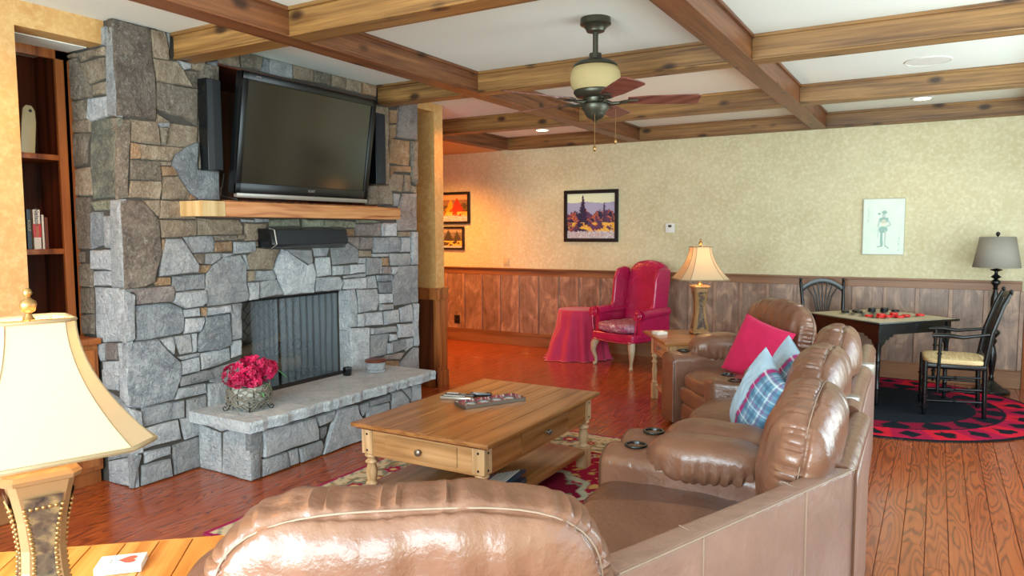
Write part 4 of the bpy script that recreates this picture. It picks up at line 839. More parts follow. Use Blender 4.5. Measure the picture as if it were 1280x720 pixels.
# ================= COFFEE TABLE
TX0, TX1, TY0, TY1, TZ = -2.755, -1.875, 2.955, 4.33, .50
t = wthing('coffee_table', 'rectangular pine coffee table with drawers and lower shelf', 'coffee table', (-2.315, 3.64, .011))
nb = 7; bwid = (TX1-TX0)/nb
for i in range(nb): MB().box(TX0+i*bwid+.002, TX0+(i+1)*bwid-.002, TY0+.012, TY1-.012, TZ-.02, TZ).build('top_plank', 'pine_y', t, bevel=.0018, seg=1)
MB().box(TX0-.004, TX1+.004, TY0, TY0+.0115, TZ-.022, TZ-.0015).box(TX0-.004, TX1+.004, TY1-.0115, TY1, TZ-.022, TZ-.0015).box(TX0-.008, TX0, TY0, TY1, TZ-.022, TZ-.0015).box(TX1, TX1+.008, TY0, TY1, TZ-.022, TZ-.0015).build('top_edge', 'pine_y', t, bevel=.003)
MB().box(TX0+.02, TX1-.02, TY0+.02, TY1-.02, TZ-.034, TZ-.0205).build('under_board', 'case', t)
ax0, ax1, ay0, ay1, az0, az1 = TX0+.045, TX1-.045, TY0+.045, TY1-.045, .315, TZ-.034
def leg(px, py, zb=.011, s_=.075, topz=az1, sq=.325, blk=.13, par=t, mat='pine_z'):
    mb = MB(); h = s_/2; mb.box(px-h, px+h, py-h, py+h, sq, topz).box(px-h, px+h, py-h, py+h, zb, zb+blk)
    z0 = zb+blk; L = sq-z0; pr = [(h*.8, z0), (h*.95, z0+.06*L), (h*.62, z0+.12*L), (h*.72, z0+.2*L), (h*.88, z0+.45*L), (h*.6, z0+.66*L), (h*.95, z0+.70*L), (h*.95, z0+.74*L), (h*.6, z0+.79*L), (h*.62, z0+.84*L), (h*1.0, z0+.90*L), (h*1.0, z0+.95*L), (h*.75, z0+L)]
    mb.lathe(pr, (px, py, 0), 20); return mb.build('leg', mat, par, bevel=.002, seg=1)
for px in (ax0+.03, ax1-.03):
    for py in (ay0+.03, ay1-.03): leg(px, py)
for (q0, q1) in ((ay0, ay0+.02), (ay1-.02, ay1)): MB().box(ax0+.005, ax1-.005, q0, q1, az0, az1).build('end_apron', 'pine', t, bevel=.002, seg=1)
for (q0, q1) in ((ax1-.02, ax1), (ax0, ax0+.02)): MB().box(q0, q1, ay0+.005, ay1-.005, az0, az1).build('side_apron', 'pine_y', t, bevel=.002, seg=1)
def knob(par, p, d, r_=.016):
    m_ = Matrix.Translation(p) @ Vector(d).to_track_quat('Z', 'Y').to_matrix().to_4x4()
    o = MB().lathe([(.6*r_, 0), (.45*r_, .008), (.5*r_, .012), (r_, .018), (r_*.95, .026), (r_*.5, .031), (.05*r_, .032)], (0, 0, 0), 20, m_).build('knob', 'pewter', None, smooth=True); o.parent = par; return o
dr = MB().box(ax0+.16, ax1-.16, ay0-.008, ay0, az0+.028, az1-.02).build('drawer', 'pine', t, bevel=.003); knob(dr, ((ax0+ax1)/2, ay0-.008, (az0+az1)/2), (0, -1, 0), .019)
dr = MB().box(ax1, ax1+.008, 3.38, 3.95, az0+.02, az1-.015).build('drawer', 'pine_y', t, bevel=.003); knob(dr, (ax1+.008, 3.665, (az0+az1)/2), (1, 0, 0), .018)
mb = MB()
for px, py in ((ax0+.03, ay0-.0075), (ax1-.03, ay0-.0075)):
    for z_ in (az0+.03, az1-.03): mb.lathe([(.007, 0), (.005, .003)], (0, 0, 0), 10, Matrix.Translation((px, py, z_)) @ Matrix.Rotation(R(90), 4, 'X'))
for py in (ay0+.03, ay1-.03):
    for z_ in (az0+.03, az1-.03): mb.lathe([(.007, 0), (.005, .003)], (0, 0, 0), 10, Matrix.Translation((ax1+.0075, py, z_)) @ Matrix.Rotation(R(90), 4, 'Y'))
mb.build('peg', 'iron', t, kind='stuff')
MB().box(ax0-.0, ax1+.0, ay0+.07, ay1-.07, .105, .14).build('lower_shelf', 'pine_y', t, bevel=.004)
# things on it
t = thing('remote_control', 'silver and black remote control lying nearest the tray', 'remote control', (-2.56, 3.69, TZ), R(12), 'remote controls on the coffee table')
MB().box(-.105, .105, -.022, .022, .001, .020).build('body', 'silver', t, bevel=.006); MB().box(-.095, .06, -.018, .018, .0195, .022).build('keypad', 'blackm', t, bevel=.001)
mb = MB()
for i in range(9):
    for j in range(3): mb.box(-.085+i*.016, -.076+i*.016, -.013+j*.010, -.007+j*.010, .0215, .0235)
mb.build('buttons', 'white', t, kind='stuff')
t = thing('remote_control', 'black remote control behind the silver one', 'remote control', (-2.585, 3.765, TZ), R(16), 'remote controls on the coffee table')
MB().box(-.1, .1, -.024, .024, .001, .020).build('body', 'blackm', t, bevel=.008); MB().lathe([(.018, .019), (.018, .022), (.004, .023)], (.02, 0, 0), 20).build('dial', 'silver', t, smooth=True)
mb = MB()
for i in range(5):
    for j in range(3): mb.box(-.085+i*.016, -.076+i*.016, -.013+j*.010, -.007+j*.010, .0195, .0225)
mb.build('buttons', 'white', t, kind='stuff')
t = thing('remote_control', 'small dark remote control standing behind the others', 'remote control', (-2.475, 3.84, TZ), R(25), 'remote controls on the coffee table')
MB().box(-.07, .07, -.022, .022, .001, .024).build('body', 'black', t, bevel=.009); MB().box(-.05, .03, -.015, .015, .0235, .0255).build('keypad', 'silver', t, bevel=.001)
t = thing('mosaic_tray', 'narrow mosaic tray with four round wells on coffee table', 'tray', (-2.33, 3.72, TZ), R(62))
def trayc(u, v):
    x_, y_ = (u-.5)*.42, (v-.5)*.14
    for i in range(4):
        d = math.hypot(x_+.135-i*.09, y_)
        if d < .030: return L3('#a8aeb0')
        if d < .040: return L3('#4c4f54')
    q = int((u*58))+int(v*19)*7; return [L3('#a01f3c'), L3('#b9b6b0'), L3('#6b2a5a'), L3('#7a2038'), L3('#3b3f4c')][(q*q+q//3) % 5]
def trayp(u, v):
    x_, y_ = (u-.5)*.42, (v-.5)*.14; z_ = .016
    for i in range(4):
        d = math.hypot(x_+.135-i*.09, y_)
        if d < .038: z_ = .005+.011*(d/.038)**2
    e = min(u, 1-u)*.42; e2 = min(v, 1-v)*.14
    return (x_, y_, z_+(.006 if min(e, e2) < .006 else 0))
o = colgrid('tray_surface', 116, 38, trayp, trayc, 'print', t); MB().box(-.212, .212, -.072, .072, .001, .0035).box(-.212, -.207, -.072, .072, .001, .022).box(.207, .212, -.072, .072, .001, .022).box(-.212, .212, -.072, -.068, .001, .022).box(-.212, .212, .068, .072, .001, .022).build('tray_body', 'pewter', t, bevel=.001, seg=1)
t = thing('striped_box', 'navy edged box with pale striped lid under coffee table', 'box', (-1.98, 3.36, .14), R(8))
MB(Matrix.Rotation(R(-16), 4, 'Y')).box(-.16, .06, -.13, .13, .04, .062).build('lid_edge', 'pinstripe', t, bevel=.008)
mb = MB(Matrix.Rotation(R(-16), 4, 'Y'))
for i in range(8): mb.box(-.135+i*.022, -.121+i*.022, -.11, .11, .062, .064)
mb.build('pale_stripes', 'white', t, kind='stuff'); MB().box(-.14, .05, -.12, .12, .001, .03).build('box_base', 'pinstripe', t, bevel=.004)

# ================= END TABLE (far) and near table
def endtable(name, lab, x_, y_, ang, w_, d_, h, plank):
    t = thing(name, lab, 'side table', (x_, y_, 0), R(ang)); n_ = max(3, round(w_/.1))
    for i in range(n_):
        a = -w_/2+i*w_/n_; MB().box(a+.001, a+w_/n_-.001, -d_/2+.01, d_/2-.01, h-.02, h).build('top_plank', plank, t, bevel=.0018, seg=1)
    MB().box(-w_/2, w_/2, -d_/2, -d_/2+.0095, h-.024, h-.001).box(-w_/2, w_/2, d_/2-.0095, d_/2, h-.024, h-.001).box(-w_/2-.008, -w_/2, -d_/2, d_/2, h-.024, h-.001).box(w_/2, w_/2+.008, -d_/2, d_/2, h-.024, h-.001).box(-w_/2+.01, w_/2-.01, -d_/2+.02, d_/2-.02, h-.036, h-.0205).build('top_edge', plank, t, bevel=.003)
    ix, iy = w_/2-.09, d_/2-.09
    for sx in (-1, 1):
        for sy in (-1, 1): leg(sx*ix, sy*iy, 0, .055, h-.036, h-.2, .14, t)
    MB().box(-ix, ix, -iy-.02, -iy, h-.19, h-.036).box(-ix, ix, iy, iy+.02, h-.19, h-.036).box(-ix-.02, -ix, -iy, iy, h-.19, h-.036).box(ix, ix+.02, -iy, iy, h-.19, h-.036).build('apron', 'pine', t, bevel=.002, seg=1)
    dr = MB().box(-ix+.05, ix-.05, -iy-.028, -iy-.02, h-.175, h-.05).build('drawer', 'pine', t, bevel=.003); knob(dr, (0, -iy-.028, h-.11), (0, -1, 0), .015)
    MB().box(-ix, ix, -iy, iy, .10, .125).build('lower_shelf', 'pine', t, bevel=.003)
    return t
endtable('end_table', 'small pine end table with drawer beside the far sofa arm', -1.90, 6.27, -56, .74, .56, .62, 'pine_y')
# its corner nearest the camera stays at the measured point; near table
endtable('side_table', 'bright honey planked side table at the near left', -1.95, .965, 41, .70, .84, .57, 'honey')
def lamp(name, lab, x_, y_, z_, ang, lit):
    t = thing(name, lab, 'table lamp', (x_, y_, z_), R(ang)); sh = .0
    # square bodied flared base with chamfered corners
    def oct8(h, c): return [(-h+c, -h), (h-c, -h), (h, -h+c), (h, h-c), (h-c, h), (-h+c, h), (-h, h-c), (-h, -h+c)]
    def loft(sec, name, mat, bev=0):
        vs = []; fs = []; 
        for (h, c, z) in sec: vs += [(p[0], p[1], z) for p in oct8(h, c)]
        k_ = len(sec)
        for j in range(k_-1):
            for i in range(8): fs.append((j*8+i, j*8+(i+1) % 8, (j+1)*8+(i+1) % 8, (j+1)*8+i))
        fs += [tuple(range(7, -1, -1)), tuple((k_-1)*8+i for i in range(8))]
        return MB().add(vs, fs).build(name, mat, t, bevel=bev, seg=1)
    prof = [(.068, .03), (.064, .06), (.054, .12), (.046, .2), (.044, .25), (.050, .32), (.060, .38), (.066, .41)]
    loft([(h, .014, z) for h, z in prof], 'body', 'lampframe')
    for k_ in range(4):
        m_ = Matrix.Rotation(k_*math.pi/2, 4, 'Z'); mb = MB(m_); vs = []; fs = []
        for h, z in prof: 
            z2 = .045+(z-.03)*.88; vs += [(-h+.026, -h-.0012, z2), (h-.026, -h-.0012, z2)]
        for j in range(len(prof)-1): fs.append((2*j, 2*j+1, 2*j+3, 2*j+2))
        mb.add(vs, fs).build('inlay_panel', 'lamppanel', t, fix=False)
        mb = MB(m_); n_ = 26
        for i in range(n_+1):
            z = .045+(.38-.03)*.88*i/n_ +.0; zz = .03+(z-.045)/.88; h = 0
            for j in range(len(prof)-1):
                if prof[j][1] <= zz <= prof[j+1][1]+1e-6: u = (zz-prof[j][1])/(prof[j+1][1]-prof[j][1]); h = prof[j][0]*(1-u)+prof[j+1][0]*u; break
            if h == 0: h = prof[-1][0]
            for s_ in (-1, 1): mb.puff((s_*(h-.022), -h-.001, z), .0048, .0042, .0048, 2, 4)
            if i in (0, n_):
                for q in range(1, 6): mb.puff((-h+.022+(2*h-.044)*q/6, -h-.001, z), .0048, .0042, .0048, 2, 4)
        mb.build('beading', 'brass', t, smooth=True, kind='stuff')
    loft([(.066, .014, .41), (.078, .020, .415), (.081, .021, .425), (.074, .019, .434), (.058, .014, .438)], 'shoulder', 'lampframe')
    loft([(.066, .014, .03), (.074, .015, .026), (.078, .016, .012), (.070, .015, .010)], 'foot', 'lampframe')
    for sx in (-1, 1):
        for sy in (-1, 1): MB().puff((sx*.06, sy*.06, .009), .014, .014, .009, 2, 6).build('foot_ball', 'brass', t, smooth=True)
    MB().lathe([(.03, .436), (.02, .45), (.012, .455), (.012, .50), (.02, .505), (.02, .55), (.008, .555), (.006, .60)], n=16).build('socket', 'brass', t, smooth=True)
    zb_, zt = .492, .780
    # bell shade of eight curved panels, cut corners
    def sec(u):
        h = .078+(.215-.078)*(1-u)**2.1*1.0; h = .082+.135*((1-u)**1.9); return h, h*.30, zb_+(zt-zb_)*u
    N = 14; vs = []; fs = []
    for j in range(N+1):
        h, c, z = sec(j/N); vs += [(p[0], p[1], z) for p in oct8(h, c)]
    for j in range(N):
        for i in range(8): fs.append((j*8+i, j*8+(i+1) % 8, (j+1)*8+(i+1) % 8, (j+1)*8+i))
    o = MB().add(vs, fs).build('shade', 'shade', t, fix=False); 
    md = o.modifiers.new('s', 'SOLIDIFY'); md.thickness = .002; md.offset = 0
    mb = MB()
    for i in range(8): mb.tube([(vs[j*8+i][0], vs[j*8+i][1], vs[j*8+i][2]) for j in range(N+1)], .0028, 6)
    mb.build('seam_piping', 'trim_gold', t, kind='stuff')
    MB().tube([(p[0], p[1], zb_) for p in oct8(sec(0)[0]+.001, sec(0)[1])], .0058, 6, closed=True).tube([(p[0], p[1], zt) for p in oct8(sec(1)[0]+.001, sec(1)[1])], .0045, 6, closed=True).build('shade_trim', 'trim_gold', t, smooth=True, kind='stuff')
    mb = MB()
    for k_ in range(4): mb.tube([(0, 0, zt-.004), (.08*math.cos(k_*1.571), .08*math.sin(k_*1.571), zt-.004)], .002, 5)
    mb.build('spider', 'brass', t, kind='stuff')
    MB().lathe([(.010, zt-.006), (.013, zt), (.008, zt+.008), (.006, zt+.014), (.014, zt+.02), (.018, zt+.034), (.016, zt+.042), (.009, zt+.046), (.005, zt+.052), (.010, zt+.060), (.008, zt+.068), (.002, zt+.073)], n=16).build('finial', 'brass', t, smooth=True)
    MB().puff((0, 0, .61), .028, .028, .04, 2, 10).build('bulb', 'bulb', t, smooth=True)
    l = bpy.data.lights.new('lamp_light', 'POINT'); l.energy = lit; l.color = (1, .68, .38); l.shadow_soft_size = .04
    lo = bpy.data.objects.new('lamp_light', l); C.objects.link(lo); lo.location = (0, 0, .67); lo.parent = t
    return t
lamp('table_lamp', 'large cream shaded lamp glowing at the near left', -1.80, .875, .571, 72, 8)
lamp('table_lamp', 'cream bell shaded lamp on the end table by the red chair', -1.825, 6.465, .621, 33, 20)
t = thing('heart_coaster_box', 'white card box with red heart on the honey table', 'coaster', (-2.03, 1.20, .571), R(-45))
MB().box(-.043, .043, -.062, .062, 0, .022).build('box', 'ivory', t, bevel=.002)
hp = [(.024*(16*math.sin(q)**3)/16, .0018*(13*math.cos(q)-5*math.cos(2*q)-2*math.cos(3*q)-math.cos(4*q))-.0) for q in [i*6.283/40 for i in range(40)]]
MB().prism([(-p[0], p[1]+.02) for p in hp], .0221, .0227).build('heart_print', plain('heart_red', '#e0604c', .6), t)
text('v v', .018, 'bronze', (.002, -.025, .0224), (0, 0, 0), t, ex=.0002)
t = thing('coaster_stack', 'small stack of white coasters on the end table', 'coaster', (-2.12, 6.25, .621), R(-40))
for i in range(3): MB().box(-.05, .05, -.05, .05, i*.009, i*.009+.008).build('coaster', 'ivory', t, bevel=.002)

# ================= SECTIONAL SOFA
sofa = wthing('sectional_sofa', 'curved brown leather reclining sectional with puffy back cushions', 'sofa', (-1.0, 3.5, 0))
def wr(amp, fx, seed):
    return lambda s_: amp*nz(s_*fx, seed)
def backcush(x_, y_, z_, ang, w_, t_, h_, seed=0, tilt=8, seam=.30, name='back_cushion', p=2.7):
    m_ = fr(x_, y_, ang, z_) @ Matrix.Rotation(R(-tilt), 4, 'X')
    a, b, c = w_/2, t_/2, h_/2; ys = seam   # seam towards the back (local +y is back)
    def fn(v, q):
        s_ = math.atan2(v.z/c, v.x/a); rr = max(abs(v.x)/a, abs(v.z)/c)
        d = (v.y/b-ys)
        g_ = math.sin(s_*50+9*nz(s_*5, seed)+seed)*math.exp(-((d+(.28 if ys < .4 else .45))/(.34 if ys < .4 else .5))**2)*min(1, rr**3)*(.6+.8*nz(s_*4, seed+9))
        k_ = 1+(.034 if ys < .4 else .05)*g_-.045*math.exp(-(d/.07)**2)*min(1, rr**4)
        w2 = Vector((v.x*k_, v.y, v.z*k_)); w2 += Vector((nz(v.x*6, v.z*6, seed), nz(v.x*7, v.z*7, seed+3)*1.2, nz(v.x*6+5, v.z*6, seed)))*.010
        w2.y += .012*nz(v.x*22, v.z*5, seed)*(1 if v.y < 0 else .4)
        return w2
    o = MB().puff((0, 0, 0), a, b, c, p, 64, fn, None)
    o.v = [tuple(m_ @ Vector(q)) for q in o.v]; o = o.build(name, 'leather', sofa, smooth=True, fix=False)
    pts = []; rr = (1-abs(ys)**p)**(1/p)
    for i in range(72):
        s_ = i/72*6.283; cc, ss = math.cos(s_), math.sin(s_); L = (abs(cc)**p+abs(ss)**p)**(1/p); pts.append(m_ @ Vector((cc/L*a*rr*.985, ys*b, ss/L*c*rr*.985)))
    pi_ = MB().tube(pts, .0022, 6, closed=True).build('seam_piping', 'thread', None, smooth=True); pi_.parent = o
    return o
def pad(x_, y_, z_, ang, lx, ly, lz_, seed=0, name='seat_cushion', p=3.4, mat='leather', crease=.006, n=26, tilt=0, gather=0):
    m_ = fr(x_, y_, ang, z_) @ Matrix.Rotation(R(tilt), 4, 'X')
    def fn(v, q):
        w2 = v+Vector((nz(v.x*7, v.y*7, seed), nz(v.x*7+3, v.y*7, seed), nz(v.x*5, v.y*9, seed+2)))*crease*1.3
        if gather: 
            e = math.exp(-((v.z/lz_*2+.5)/.5)**2); k_ = 1+gather*math.sin(math.atan2(v.y/ly, v.x/lx)*34+seed+4*nz(v.x*9, v.y*9))*e; w2 = Vector((w2.x*k_, w2.y*k_, w2.z))
        return w2
    mb = MB().puff((0, 0, 0), lx/2, ly/2, lz_/2, p, n, fn); mb.v = [tuple(m_ @ Vector(q)) for q in mb.v]
    return mb.build(name, mat, sofa, smooth=True, fix=False)
def slab(pts, z0, z1, name, mat='leather', bev=.02, tol=3):
    return MB().prism(pts, z0, z1).build(name, mat, sofa, bevel=bev, seg=tol)
def cup(x_, y_, z_, par=sofa):
    o = MB().lathe([(.048, .0), (.052, .006), (.050, .011), (.040, .011), (.037, .004), (.035, -.055), (.006, -.057)], (x_, y_, z_), 28).build('cup_holder', 'black', par, smooth=True); return o
def arm(xf, yc, ang, L, w_, h, seed, padl=.5, offs=.0, lift=0):
    """recliner arm: front at local y=0, running back +y; rounded top with a puffy pad and a cup holder"""
    m_ = fr(xf, yc, ang); n_ = 20; prof = [(-w_/2, .03)]
    for i in range(n_+1):
        a_ = math.pi*(1-i/n_); prof.append((w_/2*math.cos(a_)*(1.0), h-w_*.30+w_*.30*math.sin(a_)))
    prof.append((w_/2, .03)); k_ = len(prof); st = [(.03, .86, .97), (.008, .97, .99), (0, .99, .995), (.02, 1, 1), (L, 1, 1)]; st = [(0.0, .90, .975), (.012, .97, .99), (.035, 1, 1), (L, 1, 1)]
    vs = []; fs = []
    for (y_, sx, sz) in st: vs += [m_ @ Vector((p[0]*sx, y_, .03+(p[1]-.03)*sz)) for p in prof]
    for j in range(len(st)-1):
        for i in range(k_): fs.append((j*k_+i, j*k_+(i+1) % k_, (j+1)*k_+(i+1) % k_, (j+1)*k_+i))
    fs += [tuple(range(k_-1, -1, -1)), tuple((len(st)-1)*k_+i for i in range(k_))]
    o = MB().add(vs, fs).build('arm_rest', 'leather', sofa, smooth=True)
    sub(o, MB().tube([m_ @ Vector((p[0]*.985, .006, .03+(p[1]-.03)*.985)) for p in prof], .003, 6), 'welt', 'seam')
    c_ = m_ @ Vector((0, .135, h+.001)); cup(c_.x, c_.y, c_.z-.004)
    c_ = m_ @ Vector((offs, .20+padl/2, h-.015)); pad(c_.x, c_.y, c_.z+lift, ang, w_+.05, padl, .20+lift, seed, 'arm_pad', 2.8, gather=.05, n=34)
    return o
def unit_base(pts, h=.30): slab(pts, .03, h, 'base', 'leather_dk', .015, 2)
# -- D: near unit seen from behind
mD = fr(-1.405, 1.875, 216)
def TD(*q): return [tuple((mD @ Vector((a, b, 0))).xy) for a, b in q]
unit_base(TD((-.42, .02), (.42, .02), (.42, .80), (-.42, .80)))
c_ = mD @ Vector((0, .30, .37)); pad(c_.x, c_.y, .37, 216, .82, .66, .19, 2)
backcush(-.975, 1.233, .745, 216, .86, .27, .50, 1.7, 6, .5, p=3.3)
o = slab(TD((-.44, .80), (.44, .80), (.44, .93), (-.44, .93)), .03, .735, 'back_rail', 'leather_back', .02)
arm(*(mD @ Vector((.53, 0, 0))).xy, 216, .85, .20, .60, 21)
# -- wedge between D and C
wpts = [(-1.02, 2.17), (-1.27, 2.62), (-.38, 2.66), (-.60, 1.72)]
slab([(-1.0, 2.15), (-1.22, 2.60), (-.36, 2.62), (-.62, 1.66)], .03, .30, 'base', 'leather_dk', .015)
seatp = []
for i in range(13):
    u = i/12; seatp.append((-1.20+u*.82, 2.66+.13*math.sin(u*math.pi)**.7+.04*u))
seatp += [(-.33, 2.55), (-.50, 2.1), (-.66, 1.72), (-1.06, 2.05), (-1.22, 2.35)]
o = MB().prism(seatp, .29, .462).build('seat_cushion', 'leather', sofa, bevel=.05, seg=5)
pts = [(-.215, 2.66), (-.60, 1.56), (-.66, 1.60), (-.302, 2.64)]
slab([(-.213, 2.655), (-.62, 1.555), (-.70, 1.60), (-.30, 2.63)], .03, .745, 'back_panel', 'leather_back', .012)
sl = [o_ for o_ in [1]]
for u in (.27, .72):
    x_ = -.213+(-.62+.213)*u; y_ = 2.655+(1.555-2.655)*u; n_ = Vector((1.1, -.407, 0)).normalized()*.0015
    a_ = Vector((x_, y_, 0))+n_; MB().tube([(a_.x, a_.y, .05), (a_.x, a_.y, .74), (a_.x-.075, a_.y+.03, .7465)], .003, 6).build('panel_seam', 'thread', sofa, smooth=True)
MB().tube([(-.209, 2.652, .05), (-.209, 2.652, .742)], .0045, 6).build('panel_seam', 'seam', sofa, smooth=True)
MB().tube([(-.213, 2.655, .742), (-.62, 1.555, .742)], .0035, 6).build('panel_seam', 'thread', sofa, smooth=True)
# -- C
unit_base([(-1.26, 2.62), (-.33, 2.62), (-.33, 3.50), (-1.26, 3.50)])
pad(-.88, 2.90, .365, 270, .52, .80, .17, 5, mat='leather_dk')
slab([(-.205, 2.66), (-.225, 3.50), (-.315, 3.50), (-.305, 2.66)], .03, .70, 'back_frame', 'leather_back', .015)
MB().tube([(-.26, 2.67, .70), (-.262, 3.0, .712), (-.27, 3.50, .70)], .048, 16).build('back_rail', 'leather', sofa, smooth=True)
backcush(-.40, 2.84, .735, 272, .76, .27, .50, 3.1, 8, .15)
arm(-1.285, 3.08, 270, .85, .235, .575, 31, .52)
# -- B
arm(-1.29, 3.335, 270, .85, .235, .575, 33, .50)
unit_base([(-1.25, 3.45), (-.33, 3.45), (-.36, 4.88), (-1.27, 4.88)])
pad(-.90, 3.82, .375, 270, .73, .76, .19, 7); pad(-.91, 4.53, .375, 270, .70, .76, .19, 8)
slab([(-.262, 3.50), (-.335, 5.50), (-.425, 5.52), (-.352, 3.50)], .03, .70, 'back_frame', 'leather_back', .015)
MB().tube([(-.315, 3.53, .715), (-.335, 4.1, .722), (-.345, 4.60, .715)], .05, 16).build('back_rail', 'leather', sofa, smooth=True)
MB().tube([(-.35, 4.72, .715), (-.37, 5.1, .722), (-.385, 5.50, .715)], .05, 16).build('back_rail', 'leather', sofa, smooth=True)
for y_ in (3.70, 4.66): MB().box(-.405, -.285, y_-.028, y_+.028, .70, .775).build('joint_clip', 'silver', sofa, bevel=.012)
backcush(-.475, 3.72, .745, 271, .80, .27, .50, 5.3, 8, .15); backcush(-.49, 4.52, .75, 273, .78, .27, .50, 7.9, 8, .15)
# -- console wedge AB
cp = [(-1.36, 5.02)]; 
slab([(-1.33, 5.06), (-1.36, 4.95), (-1.28, 4.86), (-.5, 4.86), (-.52, 5.3), (-.98, 5.36)], .03, .535, 'console', 'leather', .035, 4)
cup(-1.235, 5.115, .532); cup(-1.14, 4.935, .532)
pad(-.90, 5.06, .565, 300, .30, .42, .17, 9, 'arm_pad', 2.6)
# -- A far unit
mA = fr(-1.47, 5.22, -48)
def TA(*q): return [tuple((mA @ Vector((a, b, 0))).xy) for a, b in q]
unit_base(TA((-.42, .05), (.40, .05), (.40, .80), (-.42, .80)), .28)
c_ = mA @ Vector((-.01, .34, 0)); pad(c_.x, c_.y, .395, -48, .80, .70, .18, 12)
c_ = mA @ Vector((-.01, .055, 0)); pad(c_.x, c_.y, .275, -48, .79, .11, .155, 13, 'front_roll', 3.2)
c_ = mA @ Vector((-.01, .06, 0)); pad(c_.x, c_.y, .125, -48, .79, .09, .19, 14, 'foot_panel', 3.6)
arm(*(mA @ Vector((-.535, -.01, 0))).xy, -48, .86, .23, .58, 41, .50, lift=.035)
slab(TA((-.64, .84), (.50, .84), (.50, .95), (-.64, .95)), .03, .74, 'back_frame', 'leather_back', .03)
c_ = mA @ Vector((-.23, .77, 0)); backcush(c_.x, c_.y, .76, -48, .84, .26, .50, 9.4, 8, .25)
slab([(-.60, 5.1), (-.43, 5.3), (-.50, 5.6), (-.72, 5.55)], .03, .72, 'corner_filler', 'leather', .04, 3)

# ================= PILLOWS
def pillow(name, lab, x_, y_, z_, rot, w_, th, mat, col=None, n=30, group=None):
    m_ = Matrix.Translation((x_, y_, z_)) @ rot; vs = []; fs = []; cs = []
    for s_ in (-1, 1):
        b = len(vs)
        for j in range(n+1):
            for i in range(n+1):
                u = i/n*2-1; v = j/n*2-1; k_ = (1-abs(u)**2.6)*(1-abs(v)**2.6)
                e = 1-.07*(1-abs(v)**2)*abs(u)**3; f_ = 1-.07*(1-abs(u)**2)*abs(v)**3
                p = Vector((u*w_/2*e, s_*th/2*k_**.5*(1+.12*nz(u*2, v*2, s_)), v*w_/2*f_))
                p.y += .004*nz(u*7, v*7, s_*3)*(k_**.5); vs.append(m_ @ p)
                cs.append(col(u, v) if col else (1, 1, 1))
        for j in range(n):
            for i in range(n):
                q = (b+j*(n+1)+i, b+j*(n+1)+i+1, b+(j+1)*(n+1)+i+1, b+(j+1)*(n+1)+i); fs.append(q if s_ < 0 else q[::-1])
    o = MB().add(vs, fs).build(name, mat, None, smooth=True, fix=False)
    if col:
        a = o.data.color_attributes.new('Col', 'FLOAT_COLOR', 'POINT'); a.data.foreach_set('color', [q for c in cs for q in tuple(c)+(1,)])
    return tag(o, lab, 'pillow', group)
def RM(ax, ay, az): return Matrix.Rotation(R(az), 4, 'Z') @ Matrix.Rotation(R(ax), 4, 'X') @ Matrix.Rotation(R(ay), 4, 'Y')
pillow('throw_pillow', 'hot pink square pillow leaning on the far sofa seat', -1.12, 5.50, .655, RM(-20, 14, -24), .46, .15, 'pink')
def plaid(u, v):
    x_, y_ = u*.23, v*.23
    if x_ < .015: return mixc(L3('#9dbfd8'), L3('#bfd6e6'), .5+.5*nz(u*4, v*4))
    c = L3('#6d9cb8')
    if .025 < x_ < .062: c = L3('#b5226f')
    for ax_, per in ((x_, .085), (y_, .085)):
        f = (ax_/per+.3) % 1
        if f < .28: c = mixc(c, L3('#3a5f82'), .55)
        elif .52 < f < .60: c = mixc(c, L3('#e2edf2'), .6)
        elif .70 < f < .80: c = mixc(c, L3('#8a3f86'), .5)
    return c
pillow('throw_pillow', 'blue plaid pillow with satin panel leaning nearest on the sofa', -.77, 3.80, .67, RM(-20, 16, -60), .45, .15, 'plaid', plaid, 90)
pillow('throw_pillow', 'blue plaid pillow tucked behind the nearer plaid one', -.72, 4.22, .685, RM(-20, 16, -58), .45, .14, 'plaid', plaid, 90)

# ================= WING CHAIR
t = thing('wing_chair', 'magenta leather wing chair with pale cabriole legs', 'chair', (-3.03, 7.86, 0), R(-20))
def lp(name, mb, mat='wine', **k): return mb.build(name, mat, t, **k)
lp('seat_frame', MB().box(-.31, .31, -.30, .33, .30, .40), bevel=.03, seg=4)
def sag(v, q): v = v.copy(); v.z += .012*nz(v.x*6, v.y*6, 2)+.008*nz(v.x*15, v.y*15, 4); return v
lp('seat_cushion', MB().puff((0, -.03, .455), .265, .30, .062, 4, 24, sag), 'seat_print', smooth=True, fix=False)
def backf(v, q):
    u = v.x/.29; v = v.copy()
    v.z += .055*math.cos(min(1, abs(u))*math.pi/2)*(1 if v.z > 0 else 0)*(v.z/.36); return v
bm_ = Matrix.Translation((0, .31, .77)) @ Matrix.Rotation(R(-9), 4, 'X')
mb = MB().puff((0, 0, 0), .285, .065, .375, 5, 26, backf); mb.v = [tuple(bm_ @ Vector(q)) for q in mb.v]; lp('back_rest', mb, smooth=True, fix=False)
